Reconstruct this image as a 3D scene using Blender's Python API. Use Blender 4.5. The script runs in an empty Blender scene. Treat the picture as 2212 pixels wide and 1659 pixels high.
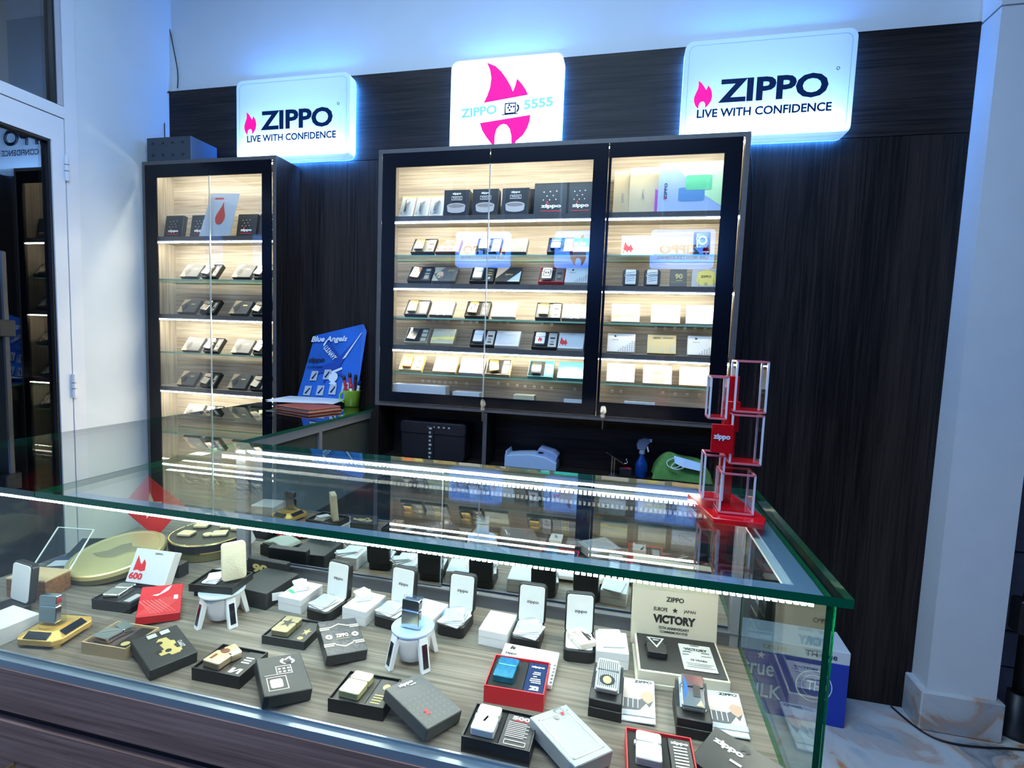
import bpy, bmesh, math, random
from mathutils import Matrix, Vector, Euler
random.seed(4)
SC = bpy.context.scene
COL = SC.collection
R = math.radians
PI = math.pi

# ------------------------------------------------------------------ camera
cam = bpy.data.cameras.new('camera'); cam.sensor_width = 36; cam.lens = 17.953
cam.clip_start = 0.02
co = bpy.data.objects.new('camera', cam); COL.objects.link(co)
m = Matrix([[0.973792, -0.05501, 0.220686], [0.224319, 0.072141, -0.971842], [0.03754, 0.995876, 0.08259]]).to_4x4()
m.translation = (0.0, -2.0827, 1.3)
co.matrix_world = m
SC.camera = co

# ------------------------------------------------------------------ world, lights, exposure
w = bpy.data.worlds.new('world'); SC.world = w; w.use_nodes = True
w.node_tree.nodes['Background'].inputs[0].default_value = (0.30, 0.42, 0.62, 1)
w.node_tree.nodes['Background'].inputs[1].default_value = 0.10
SC.view_settings.view_transform = 'Standard'
SC.view_settings.look = 'None'
SC.view_settings.gamma = 1
SC.view_settings.use_curve_mapping = False
SC.view_settings.exposure = 0.42
SC.cycles.use_denoising = True
SC.cycles.max_bounces = 10
SC.cycles.transparent_max_bounces = 24
SC.cycles.transmission_bounces = 8
SC.cycles.glossy_bounces = 5
SC.cycles.diffuse_bounces = 4
SC.cycles.caustics_reflective = False
SC.cycles.caustics_refractive = False
SC.cycles.sample_clamp_indirect = 4.0

def area(name, loc, size, energy, color, rot=(0, 0, 0)):
    l = bpy.data.lights.new(name, 'AREA'); l.shape = 'RECTANGLE'
    l.size, l.size_y = size; l.energy = energy; l.color = color
    o = bpy.data.objects.new(name, l); COL.objects.link(o)
    o.location = loc; o.rotation_euler = rot
    return o
area('ceiling_lamp', (-0.5, -1.65, 3.12), (1.8, 0.9), 60, (0.47, 0.72, 1.0))

# ------------------------------------------------------------------ materials
MATS = {}
def mat(key, color=(.8, .8, .8), rough=.5, metal=0, emit=0, ecol=None, trans=0, spec=None, coat=0, alpha=None, noise=0, nscale=60, bump=0):
    if key in MATS: return MATS[key]
    m = bpy.data.materials.new(key); m.use_nodes = True
    nt = m.node_tree; b = nt.nodes['Principled BSDF']
    b.inputs['Base Color'].default_value = (*color, 1)
    b.inputs['Roughness'].default_value = rough
    b.inputs['Metallic'].default_value = metal
    b.inputs['Transmission Weight'].default_value = trans
    b.inputs['Coat Weight'].default_value = coat
    if spec is not None: b.inputs['Specular IOR Level'].default_value = spec
    if emit:
        b.inputs['Emission Color'].default_value = (*(ecol or color), 1)
        b.inputs['Emission Strength'].default_value = emit
    if noise or bump:
        tc = nt.nodes.new('ShaderNodeTexCoord'); nz = nt.nodes.new('ShaderNodeTexNoise')
        nz.inputs['Scale'].default_value = nscale; nz.inputs['Detail'].default_value = 5
        nt.links.new(tc.outputs['Object'], nz.inputs['Vector'])
        if noise:
            mx = nt.nodes.new('ShaderNodeMix'); mx.data_type = 'RGBA'
            mx.inputs[6].default_value = (*[c * (1 - noise) for c in color], 1)
            mx.inputs[7].default_value = (*[min(1, c * (1 + noise)) for c in color], 1)
            nt.links.new(nz.outputs['Fac'], mx.inputs[0]); nt.links.new(mx.outputs[2], b.inputs['Base Color'])
        if bump:
            bp = nt.nodes.new('ShaderNodeBump'); bp.inputs['Strength'].default_value = bump; bp.inputs['Distance'].default_value = .002
            nt.links.new(nz.outputs['Fac'], bp.inputs['Height']); nt.links.new(bp.outputs[0], b.inputs['Normal'])
    MATS[key] = m
    return m

def wood(key, dark, light, axis='Z', rough=.5, sc=1.0, spec=.22):
    if key in MATS: return MATS[key]
    m = bpy.data.materials.new(key); m.use_nodes = True
    nt = m.node_tree; b = nt.nodes['Principled BSDF']; b.inputs['Roughness'].default_value = rough
    b.inputs['Specular IOR Level'].default_value = spec
    tc = nt.nodes.new('ShaderNodeTexCoord')
    def grain(fine, slow, det):
        mp = nt.nodes.new('ShaderNodeMapping')
        s = {'Z': (fine, fine, slow), 'X': (slow, fine, fine), 'Y': (fine, slow, fine)}[axis]
        mp.inputs['Scale'].default_value = [v * sc for v in s]
        nz = nt.nodes.new('ShaderNodeTexNoise'); nz.inputs['Scale'].default_value = 1; nz.inputs['Detail'].default_value = det
        nz.inputs['Distortion'].default_value = .3
        nt.links.new(tc.outputs['Object'], mp.inputs[0]); nt.links.new(mp.outputs[0], nz.inputs['Vector'])
        return nz
    a = grain(9, .35, 4); c = grain(140, 3.5, 4)
    ad = nt.nodes.new('ShaderNodeMath'); ad.operation = 'ADD'
    nt.links.new(a.outputs['Fac'], ad.inputs[0]); nt.links.new(c.outputs['Fac'], ad.inputs[1])
    rp = nt.nodes.new('ShaderNodeMapRange'); rp.inputs['From Min'].default_value = .80; rp.inputs['From Max'].default_value = 1.30
    nt.links.new(ad.outputs[0], rp.inputs['Value'])
    mx = nt.nodes.new('ShaderNodeMix'); mx.data_type = 'RGBA'
    mx.inputs[6].default_value = (*dark, 1); mx.inputs[7].default_value = (*light, 1)
    nt.links.new(rp.outputs[0], mx.inputs[0]); nt.links.new(mx.outputs[2], b.inputs['Base Color'])
    bp = nt.nodes.new('ShaderNodeBump'); bp.inputs['Strength'].default_value = .25; bp.inputs['Distance'].default_value = .001
    nt.links.new(c.outputs['Fac'], bp.inputs['Height']); nt.links.new(bp.outputs[0], b.inputs['Normal'])
    MATS[key] = m
    return m

def thin_glass(key, tint=(.93, .985, .955), boost=1.0):
    if key in MATS: return MATS[key]
    m = bpy.data.materials.new(key); m.use_nodes = True
    nt = m.node_tree; nt.nodes.clear()
    out = nt.nodes.new('ShaderNodeOutputMaterial')
    g = nt.nodes.new('ShaderNodeNewGeometry')
    mr = nt.nodes.new('ShaderNodeMapRange'); mr.inputs['To Min'].default_value = 1.5; mr.inputs['To Max'].default_value = 1 / 1.5
    nt.links.new(g.outputs['Backfacing'], mr.inputs['Value'])
    fr = nt.nodes.new('ShaderNodeFresnel'); nt.links.new(mr.outputs[0], fr.inputs['IOR'])
    mu = nt.nodes.new('ShaderNodeMath'); mu.operation = 'MULTIPLY'; mu.inputs[1].default_value = boost; mu.use_clamp = True
    nt.links.new(fr.outputs[0], mu.inputs[0])
    t = nt.nodes.new('ShaderNodeBsdfTransparent'); t.inputs[0].default_value = (*tint, 1)
    gl = nt.nodes.new('ShaderNodeBsdfGlossy'); gl.inputs['Roughness'].default_value = 0.0
    mx = nt.nodes.new('ShaderNodeMixShader')
    nt.links.new(mu.outputs[0], mx.inputs[0]); nt.links.new(t.outputs[0], mx.inputs[1]); nt.links.new(gl.outputs[0], mx.inputs[2])
    nt.links.new(mx.outputs[0], out.inputs[0])
    MATS[key] = m
    return m

def translucent(key, color, em=0):
    if key in MATS: return MATS[key]
    m = bpy.data.materials.new(key); m.use_nodes = True
    nt = m.node_tree; nt.nodes.clear()
    out = nt.nodes.new('ShaderNodeOutputMaterial')
    a = nt.nodes.new('ShaderNodeBsdfTranslucent'); a.inputs[0].default_value = (*color, 1)
    d = nt.nodes.new('ShaderNodeBsdfDiffuse'); d.inputs[0].default_value = (*color, 1)
    mx = nt.nodes.new('ShaderNodeMixShader'); mx.inputs[0].default_value = .6
    nt.links.new(d.outputs[0], mx.inputs[1]); nt.links.new(a.outputs[0], mx.inputs[2])
    nt.links.new(mx.outputs[0], out.inputs[0])
    MATS[key] = m
    return m

def marble(key):
    if key in MATS: return MATS[key]
    m = bpy.data.materials.new(key); m.use_nodes = True
    nt = m.node_tree; b = nt.nodes['Principled BSDF']; b.inputs['Roughness'].default_value = .12
    tc = nt.nodes.new('ShaderNodeTexCoord')
    n1 = nt.nodes.new('ShaderNodeTexNoise'); n1.inputs['Scale'].default_value = 3.2; n1.inputs['Detail'].default_value = 6; n1.inputs['Distortion'].default_value = 1.6
    n2 = nt.nodes.new('ShaderNodeTexNoise'); n2.inputs['Scale'].default_value = 1.7; n2.inputs['Detail'].default_value = 3; n2.inputs['Distortion'].default_value = .8
    for n in (n1, n2): nt.links.new(tc.outputs['Object'], n.inputs['Vector'])
    r1 = nt.nodes.new('ShaderNodeValToRGB'); e = r1.color_ramp.elements
    e[0].position = .32; e[0].color = (.30, .27, .24, 1); e[1].position = .72; e[1].color = (.36, .40, .46, 1)
    for p, c in ((.40, (.10, .085, .08)), (.45, (.34, .30, .26)), (.50, (.50, .22, .08)), (.54, (.56, .50, .44)), (.62, (.60, .58, .55))):
        x = r1.color_ramp.elements.new(p); x.color = (*c, 1)
    nt.links.new(n1.outputs['Fac'], r1.inputs[0])
    mx = nt.nodes.new('ShaderNodeMix'); mx.data_type = 'RGBA'; mx.inputs[7].default_value = (.52, .56, .62, 1)
    mr = nt.nodes.new('ShaderNodeMapRange'); mr.inputs['From Min'].default_value = .45; mr.inputs['From Max'].default_value = .62; mr.inputs['To Max'].default_value = .6
    nt.links.new(n2.outputs['Fac'], mr.inputs['Value']); nt.links.new(mr.outputs[0], mx.inputs[0])
    nt.links.new(r1.outputs[0], mx.inputs[6]); nt.links.new(mx.outputs[2], b.inputs['Base Color'])
    MATS[key] = m
    return m

WOODV = wood('panel_wood_upright', (.0040, .0028, .0025), (.036, .024, .020), 'Z')
WOODH = wood('panel_wood_level', (.0040, .0028, .0025), (.036, .024, .020), 'X')
INH = wood('inner_wood_level', (.25, .215, .17), (.54, .49, .40), 'X')
INV = wood('inner_wood_upright', (.25, .215, .17), (.54, .49, .40), 'Z')
FLOORW = wood('case_floor_wood', (.125, .104, .082), (.34, .295, .24), 'X')
BASEW = wood('counter_front_wood', (.19, .090, .058), (.52, .275, .195), 'X')
EDGEB = mat('edge_band', (.10, .085, .08), .5, noise=.25)
BLACKF = mat('black_painted_frame', (.003, .0035, .007), .22, spec=.25)
WHITEW = mat('white_wall_paint', (.70, .72, .72), .8, noise=.04, nscale=9, bump=.15)
CEIL = mat('ceiling_paint', (.7, .7, .7), .9)
GLASS = thin_glass('clear_glass')
GLASSD = thin_glass('door_glass', (.975, .985, .98))
GREENE = mat('green_glass_edge', (.002, .15, .055), .10, coat=.5)
GREENL = mat('pale_green_glass_edge', (.30, .55, .38), .15)
ALU = mat('aluminium_profile', (.42, .46, .54), .38, .75)
ALUD = mat('grey_track', (.20, .22, .27), .35, .7)
MIRROR = mat('mirror_glass', (.80, .84, .84), .015, 1)
BLACK = mat('black_card', (.010, .010, .011), .45)
FOAM = mat('black_foam', (.012, .012, .013), .85, noise=.3, nscale=300)
DGREY = mat('dark_grey_card', (.022, .025, .026), .5, noise=.12, nscale=200)
WHITE = mat('white_card', (.74, .75, .76), .5)
CREAM = mat('cream_card', (.55, .52, .37), .5)
CREAMV = mat('beige_card', (.62, .56, .44), .6, noise=.05, nscale=300)
TAN = mat('tan_card', (.62, .45, .25), .5)
GOLD = mat('gold_metal', (.95, .72, .30), .22, 1)
GOLDP = mat('gold_print', (.75, .60, .24), .3, .4)
CHROME = mat('chrome_metal', (.88, .88, .86), .14, 1)
SILVER = mat('silver_print', (.62, .62, .60), .35, .3)
RED = mat('red_card', (.58, .02, .03), .45)
REDA = mat('red_acrylic', (.72, .005, .010), .12, coat=.6)
PINK = mat('pink_print', (.45, .004, .13), .5, emit=.74, ecol=(1.0, .008, .33), spec=.1)
NAVY = mat('navy_print', (.004, .022, .09), .5, spec=.1)
TEAL = mat('teal_card', (.03, .50, .55), .4)
TEALL = mat('teal_pale_print', (.45, .82, .85), .4)
BLUEC = mat('blue_card', (.015, .12, .55), .35)
GREYC = mat('grey_card', (.13, .135, .13), .5, noise=.1, nscale=200)
BROWN = mat('brown_print', (.20, .07, .03), .5)
ORANGE = mat('orange_metal', (.85, .28, .08), .3, .5)
BLUEM = mat('blue_metal', (.03, .22, .34), .2, .6, noise=.6, nscale=120)
WPLAST = mat('white_plastic', (.80, .82, .86), .35)
PANELB = mat('solar_cell', (.012, .014, .022), .15, coat=.4)
INKB = mat('black_ink', (.012, .012, .012), .5)
INKG = mat('grey_ink', (.30, .30, .28), .5)
INKW = mat('white_ink', (.85, .85, .85), .4)
INKR = mat('red_ink', (.75, .02, .03), .4)
YELLOW = mat('yellow_print', (.90, .78, .20), .4)
PEACH = mat('peach_print', (.85, .55, .36), .5)
CLOUD = mat('satin_lining', (.78, .79, .78), .6, bump=.3, nscale=30)
CLEARP = thin_glass('clear_plastic', (.93, .94, .95), 1.0)
LED = mat('led_light', (1, 1, 1), .5, emit=98, ecol=(1.0, .93, .76))
LEDC = mat('led_light_case', (1, 1, 1), .5, emit=88, ecol=(1.0, .97, .88))
LEDB = mat('led_carrier', (.8, .8, .78), .5)

# ------------------------------------------------------------------ mesh helpers
class MB:
    def __init__(s): s.v = []; s.f = []; s.m = []
    def add(s, vs, fs, mi=0):
        o = len(s.v); s.v += [tuple(p) for p in vs]; s.f += [tuple(i + o for i in f) for f in fs]; s.m += [mi] * len(fs); return s
    def box(s, x0, x1, y0, y1, z0, z1, mi=0):
        v = [(x, y, z) for z in (z0, z1) for x, y in ((x0, y0), (x1, y0), (x1, y1), (x0, y1))]
        return s.add(v, [(3, 2, 1, 0), (4, 5, 6, 7), (0, 1, 5, 4), (1, 2, 6, 5), (2, 3, 7, 6), (3, 0, 4, 7)], mi)
    def prism(s, pts, z0, z1, mi=0, axis='z'):
        n = len(pts)
        f = {'z': lambda a, b, c: (a, b, c), 'y': lambda a, b, c: (a, c, b), 'x': lambda a, b, c: (c, a, b)}[axis]
        v = [f(a, b, z0) for a, b in pts] + [f(a, b, z1) for a, b in pts]
        return s.add(v, [tuple(range(n))[::-1], tuple(range(n, 2 * n))] + [(i, (i + 1) % n, n + (i + 1) % n, n + i) for i in range(n)], mi)
    def cyl(s, c, r, h, n=20, mi=0, r2=None, axis='z'):
        r2 = r if r2 is None else r2
        f = {'z': lambda a, b, d: (c[0] + a, c[1] + b, c[2] + d), 'y': lambda a, b, d: (c[0] + a, c[1] + d, c[2] + b), 'x': lambda a, b, d: (c[0] + d, c[1] + a, c[2] + b)}[axis]
        v = [f(r * math.cos(2 * PI * i / n), r * math.sin(2 * PI * i / n), 0) for i in range(n)] + \
            [f(r2 * math.cos(2 * PI * i / n), r2 * math.sin(2 * PI * i / n), h) for i in range(n)]
        return s.add(v, [tuple(range(n))[::-1], tuple(range(n, 2 * n))] + [(i, (i + 1) % n, n + (i + 1) % n, n + i) for i in range(n)], mi)
    def lathe(s, prof, n=28, c=(0, 0, 0), mi=0, cap=True):
        k = len(prof)
        v = [(c[0] + r * math.cos(2 * PI * i / n), c[1] + r * math.sin(2 * PI * i / n), c[2] + z) for r, z in prof for i in range(n)]
        f = [(j * n + i, j * n + (i + 1) % n, (j + 1) * n + (i + 1) % n, (j + 1) * n + i) for j in range(k - 1) for i in range(n)]
        if cap: f += [tuple(range(n))[::-1], tuple(range((k - 1) * n, k * n))]
        return s.add(v, f, mi)
    def mesh(s, name, mats, bevel=0, smooth=False, seg=1):
        me = bpy.data.meshes.new(name); me.from_pydata(s.v, [], s.f)
        for m in (mats if isinstance(mats, (list, tuple)) else [mats]): me.materials.append(m)
        me.polygons.foreach_set('material_index', s.m)
        bm = bmesh.new(); bm.from_mesh(me)
        bmesh.ops.recalc_face_normals(bm, faces=bm.faces)
        if bevel: bmesh.ops.bevel(bm, geom=bm.edges[:], offset=bevel, segments=seg, profile=.5, affect='EDGES', clamp_overlap=True)
        bm.to_mesh(me); bm.free()
        if smooth:
            for p in me.polygons: p.use_smooth = True
        me.update()
        return me

def link(name, me, parent=None, loc=(0, 0, 0), rot=(0, 0, 0)):
    o = bpy.data.objects.new(name, me); COL.objects.link(o)
    o.location = loc; o.rotation_euler = rot
    if parent: o.parent = parent
    return o
def obj(name, mb, mats, parent=None, loc=(0, 0, 0), rot=(0, 0, 0), bevel=0, smooth=False, seg=1, label=None):
    o = link(name, mb.mesh(name, mats, bevel, smooth, seg), parent, loc, rot)
    if label: o['label'] = label
    return o
def tag(o, label, cat, group=None, kind=None):
    o['label'] = label; o['category'] = cat
    if group: o['group'] = group
    if kind: o['kind'] = kind
    return o
def thing(name, label, cat, loc=(0, 0, 0), rot=(0, 0, 0), group=None):
    o = link(name, None, None, loc, rot); o.empty_display_size = .02
    return tag(o, label, cat, group)
def struct(name, mb, mats, label=None, **k):
    o = obj(name, mb, mats, **k); o['kind'] = 'structure'
    if label: o['label'] = label
    return o
def stuff(o): o['kind'] = 'stuff'; return o

def rrect(w, h, r, n=5, cx=0, cy=0):
    pts = []
    for sx, sy, a0 in ((1, 1, 0), (-1, 1, 90), (-1, -1, 180), (1, -1, 270)):
        for i in range(n + 1):
            a = R(a0 + 90 * i / n)
            pts.append((cx + sx * (w / 2 - r) + r * math.cos(a), cy + sy * (h / 2 - r) + r * math.sin(a)))
    return pts

def tube(name, pts, r, m, parent=None, label=None):
    cu = bpy.data.curves.new(name, 'CURVE'); cu.dimensions = '3D'; cu.bevel_depth = r; cu.bevel_resolution = 3; cu.resolution_u = 6; cu.use_fill_caps = True
    sp = cu.splines.new('NURBS' if len(pts) > 3 else 'POLY'); sp.points.add(len(pts) - 1)
    for p, q in zip(sp.points, pts): p.co = (*q, 1)
    if len(pts) > 3: sp.use_endpoint_u = True; sp.order_u = 3
    cu.materials.append(m)
    o = bpy.data.objects.new(name, cu)
    COL.objects.link(o); me = bpy.data.meshes.new_from_object(o.evaluated_get(bpy.context.evaluated_depsgraph_get()))
    COL.objects.unlink(o); bpy.data.objects.remove(o)
    me.name = name
    for p in me.polygons: p.use_smooth = True
    o = link(name, me, parent)
    if label: o['label'] = label
    return o

TXT = {}
def text_mesh(s, w, h=None, bold=0.0, m=None, shear=0, depth=.00025, space=1.0):
    key = (s, round(w, 4), h and round(h, 4), bold, m.name, shear, space)
    if key in TXT: return TXT[key]
    cu = bpy.data.curves.new('lettering', 'FONT'); cu.body = s; cu.size = 1; cu.align_x = 'CENTER'; cu.offset = bold; cu.shear = shear
    cu.space_character = space; cu.resolution_u = 3
    o = bpy.data.objects.new('t', cu); COL.objects.link(o)
    me = bpy.data.meshes.new_from_object(o.evaluated_get(bpy.context.evaluated_depsgraph_get()))
    COL.objects.unlink(o); bpy.data.objects.remove(o)
    xs = [v.co.x for v in me.vertices]; ys = [v.co.y for v in me.vertices]
    x0, x1, y0, y1 = min(xs), max(xs), min(ys), max(ys)
    kx = w / (x1 - x0); ky = kx if h is None else h / (y1 - y0)
    for v in me.vertices: v.co = ((v.co.x - (x0 + x1) / 2) * kx, (v.co.y - (y0 + y1) / 2) * ky, depth)
    me.materials.clear(); me.materials.append(m); me.name = 'lettering'
    TXT[key] = me
    return me

FLAME = [(.20, 1.0), (.36, .92), (.52, .78), (.63, .66), (.68, .70), (.735, .81), (.86, .72), (.95, .58), (.99, .42), (.93, .25), (.79, .11), (.63, .015),
         (.645, .08), (.63, .17), (.56, .25), (.45, .262), (.34, .22), (.285, .14), (.27, .0), (.10, .125), (.01, .28), (.01, .42), (.10, .58), (.20, .73), (.215, .87)]
STAR = [(.5 + (.5 if i % 2 == 0 else .2) * math.sin(i * PI / 5), .5 + (.5 if i % 2 == 0 else .2) * math.cos(i * PI / 5)) for i in range(10)]
def flat_poly(polys, w, d, z, m, name='printed_pattern'):
    """polys in 0..1 face coordinates, laid flat at height z"""
    me = bpy.data.meshes.new(name); vs = []; fs = []
    for P in polys:
        o = len(vs); vs += [((u - .5) * w, (v - .5) * d, z) for u, v in P]; fs.append(tuple(range(o, o + len(P))))
    me.from_pydata(vs, [], fs); me.materials.append(m)
    bm = bmesh.new(); bm.from_mesh(me)
    for f in bm.faces:
        f.normal_update()
        if f.normal.z < 0: f.normal_flip()
    bmesh.ops.triangulate(bm, faces=bm.faces[:], ngon_method='EAR_CLIP'); bm.to_mesh(me); bm.free()
    return me
def sub(P, u, v, w, h): return [(u + a * w, v + b * h) for a, b in P]
SQ = [(0, 0), (1, 0), (1, 1), (0, 1)]
def disc(n=16): return [(.5 + .5 * math.cos(2 * PI * i / n), .5 + .5 * math.sin(2 * PI * i / n)) for i in range(n)]
def rect(u, v, w, h): return sub(SQ, u, v, w, h)
def outline(u, v, w, h, t, td):
    return [rect(u, v, w, td), rect(u, v + h - td, w, td), rect(u, v, t, h), rect(u + w - t, v, t, h)]
ZIG = []
for i in range(9):
    for j in range(7):
        u, v = .30 + i * .08, .02 + j * .10
        if v < (u - .30) * .9 + .02 and u < .95:
            ZIG.append([(u, v + .06), (u + .05, v + .075), (u + .05, v + .055), (u + .025, v + .045)]); ZIG.append([(u + .01, v + .03), (u + .05, v + .045), (u + .05, v + .03), (u + .02, v + .015)])

DECO = {}
def decorate(o, deco, w, d, z):
    for k, e in enumerate(deco or []):
        zz = z + .0004 + .00025 * k
        if e[0] == 'poly':
            key = ('p', str(e[2]), w, d, round(zz, 5), e[1].name)
            if key not in DECO: DECO[key] = flat_poly(e[2], w, d, zz, e[1])
            link(e[3] if len(e) > 3 else 'printed_pattern', DECO[key], o)
        else:
            _, m, s, u, v, tw, th = e[:7]; rot = e[7] if len(e) > 7 else 0; bold = e[8] if len(e) > 8 else .012; shear = e[9] if len(e) > 9 else 0
            link('lettering', text_mesh(s, tw * w, th * (w if False else d), bold, m, shear), o, ((u - .5) * w, (v - .5) * d, zz), (0, 0, R(rot)))

BOX = {}
def box_mesh(w, d, h, m, bev=.0012):
    k = (round(w, 4), round(d, 4), round(h, 4), m.name, bev)
    if k not in BOX: BOX[k] = MB().box(-w / 2, w / 2, -d / 2, d / 2, 0, h).mesh('box', m, bev)
    return BOX[k]
def place(loc, rot=(0, 0, 0)):
    return Matrix.Translation(Vector(loc)) @ Euler(rot).to_matrix().to_4x4()
def setm(o, M): o.location = M.to_translation(); o.rotation_euler = M.to_euler(); return o
def lid(name, label, M, w, d, h, m, deco=None, cat='box', group=None):
    o = link(name, box_mesh(w, d, h, m)); setm(o, M); tag(o, label, cat, group)
    decorate(o, deco, w, d, h)
    return o
TR = {}
def tray_mesh(w, d, h, m, t=.002):
    k = ('t', w, d, h, m.name)
    if k not in TR:
        b = MB().box(-w / 2, w / 2, -d / 2, d / 2, 0, .002)
        b.box(-w / 2, -w / 2 + t, -d / 2, d / 2, .002, h).box(w / 2 - t, w / 2, -d / 2, d / 2, .002, h)
        b.box(-w / 2 + t, w / 2 - t, -d / 2, -d / 2 + t, .002, h).box(-w / 2 + t, w / 2 - t, d / 2 - t, d / 2, .002, h)
        TR[k] = b.mesh('tray', m)
    return TR[k]
def tray(label, M, w, d, h, m, foam, acc, acc_deco=None, split=.64, group=None, name='gift_tray', acc_h=.002, foam_deco=None):
    o = link(name, tray_mesh(w, d, h, m)); setm(o, M); tag(o, label, 'box', group)
    iw = w - .005; dd = d - .005; fw = iw * split
    f = link('foam_insert', box_mesh(fw, dd, h - .006, foam, .0008), o, (-iw / 2 + fw / 2, 0, .002))
    if foam_deco: decorate(f, foam_deco, fw, dd, h - .006)
    aw = iw - fw - .001
    a = link('insert_panel', box_mesh(aw, dd - .002, h - .005 + acc_h, acc, .0008), o, (iw / 2 - aw / 2, 0, .002))
    decorate(a, acc_deco, aw, dd - .002, h - .005 + acc_h)
    return o, -iw / 2 + fw / 2
LT = {}
def lighter(label, M, m, deco=None, tilt=0, name='lighter', group=None):
    """lying on its back: x across, y up the lighter, z its thickness"""
    if m.name not in LT:
        lb = MB().prism(rrect(.038, .034, .003, 2, 0, -.011), 0, .0125).mesh('lighter_body', m, .0012)
        ll = MB().prism(rrect(.038, .0215, .004, 3, 0, .0174), 0, .0125).mesh('lighter_lid', m, .0012)
        hg = MB().cyl((-.0195, .004, .006), .0022, .007, 8, axis='y').mesh('hinge', m)
        LT[m.name] = (lb, ll, hg)
    lb, ll, hg = LT[m.name]
    r = link(name, None); r.empty_display_size = .01; setm(r, M); tag(r, label, 'lighter', group)
    b = link('lighter_body', lb, r); l = link('lighter_lid', ll, r)
    link('hinge', hg, r)
    if tilt:
        l.rotation_euler = (0, 0, R(tilt)); 
    decorate(b, deco, .038, .050, .0125)
    return r
LIGHTER_EMB = [('poly', INKB, [sub(FLAME, .3, .12, .4, .38)], 'emblem')]

# ================================================================== THE ROOM
XL = -2.19
struct('floor', MB().box(-2.3, 3.2, -1.9, .6, -.05, 0), marble('marble_floor'))
struct('floor_shade_toned', MB().box(-4.5, 3.2, -4.3, -1.9, -.05, -.002).box(-4.5, -2.3, -1.9, .6, -.05, -.002), mat('shade_toned_floor_colour', (.03, .03, .033), .4, noise=.4, nscale=8), label='floor towards the shopfront with shade put into its dark colour')  # shade over the floor behind the camera is put into its colour
struct('ceiling', MB().box(-2.4, 3.2, -4.3, .6, 3.2, 3.25), CEIL)
struct('wall_back', MB().box(XL, 1.28, .02, .12, 0, 3.2), WHITEW)
struct('wall_left', MB().box(XL - .12, XL, -.424, .02, 0, 3.2).box(XL - .12, XL, -4.3, -1.42, 0, 3.2).box(XL - .12, XL, -1.42, -.424, 2.72, 3.2), WHITEW)
struct('wall_front', MB().box(-2.4, 3.2, -4.3, -4.25, 0, 3.2), mat('grey_far_wall', (.03, .032, .04), .7))
struct('wall_right', MB().box(3.1, 3.2, -4.3, .6, 0, 3.2), mat('dark_side_wall', (.06, .07, .09), .7))

# dark veneer panels on the back wall: level-grain header over upright boards
pt = thing('wall_panelling', 'dark brown wood-grain panelling behind the cabinets, level-grain header above upright boards', 'panelling', (0, 0, 0))
obj('header_board', MB().box(-2.1886, 1.078, 0.0, .02, 2.062, 2.417), WOODH, pt)
for a, b in ((-2.188, -1.25), (-1.248, -.03), (-.028, 1.078)):
    obj('upright_board', MB().box(a, b, .001, .02, 0.0, 2.060), WOODV, pt)

# pillar on the right with marble plinth
struct('wall_pillar', MB().box(1.079, 1.285, -.095, .02, .14, 2.405).box(1.079, 1.285, -.092, .02, 2.412, 3.2), mat('pillar_paint', (.68, .68, .68), .75, noise=.05, nscale=12, bump=.2),
       label='pale blue-white square pillar right of the dark panelling')
struct('baseboard_pillar', MB().box(1.058, 1.305, -.112, .02, 0, .14), marble('marble_plinth'), label='marble plinth round the foot of the pillar', bevel=.004)
stuffm = mat('scuff_mark', (.35, .28, .24), .8)
tag(obj('wall_back_recess', MB().box(1.28, 3.1, .42, .5, 0, 3.2), mat('dark_grey_blocks', (.055, .065, .095), .6)), 'dark blue-grey wall seen beyond the pillar', 'wall', kind='structure')
bb = thing('stone_block_course', 'dark blue-grey stone blocks standing beyond the pillar', 'wall', (0, 0, 0)); bb['kind'] = 'structure'
for z0, z1 in ((0.0, .16), (.165, .30), (.305, .60), (.605, .95), (.955, 1.4)):
    obj('stone_block', MB().box(1.33, 1.62, .10, .2, z0, z1), mat('stone_block', (.10, .11, .16), .6, noise=.2, nscale=30), bb, bevel=.004)
st = thing('black_stand', 'black upright stand post at the right edge beyond the pillar', 'stand', (1.395, -.02, 0))
obj('post', MB().lathe([(.018, .02), (.018, 1.05), (.022, 1.05), (.022, .0 + 1.2)], 16), BLACK, st, smooth=True)
obj('foot', MB().lathe([(.07, 0), (.07, .012), (.03, .05), (.03, .14)], 20), BLACK, st, smooth=True)
obj('clamp', MB().box(-.04, .04, -.03, .03, .36, .48), BLACK, st, bevel=.006)

# glazed door and transom in the left wall
FW = mat('white_door_frame', (.74, .74, .76), .4)
GASK = mat('black_gasket', (.01, .01, .012), .5)
x0, x1 = XL - .06, XL + .004
door = MB()
struct('trim_1', MB().box(x0, x1, -.471, -.424, 0, 2.72).box(x0, x1, -1.42, -1.375, 0, 2.72).box(x0, x1, -1.375, -.471, 2.097, 2.140).box(x0, x1, -1.375, -.471, 2.68, 2.72), FW,
       label='white aluminium frame around the glazed door and the pane above it')
dl = struct('door_1', MB().box(x0 + .01, x1 - .002, -.520, -.474, .02, 2.093).box(x0 + .01, x1 - .002, -1.372, -1.325, .02, 2.093)
            .box(x0 + .01, x1 - .002, -1.325, -.520, 2.001, 2.093).box(x0 + .01, x1 - .002, -1.325, -.520, .02, .12), FW, label='white framed glass door in the left wall')
obj('gasket', MB().box(x0 + .02, x1 - .008, -.528, -.520, .12, 2.001).box(x0 + .02, x1 - .008, -1.325, -1.317, .12, 2.001).box(x0 + .02, x1 - .008, -1.317, -.528, 1.993, 2.001), GASK, dl)
obj('glass_pane', MB().box(x0 + .03, x0 + .038, -1.317, -.528, .12, 1.993), thin_glass('dark_door_glass', (.75, .75, .75), 3.0), dl)
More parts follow.
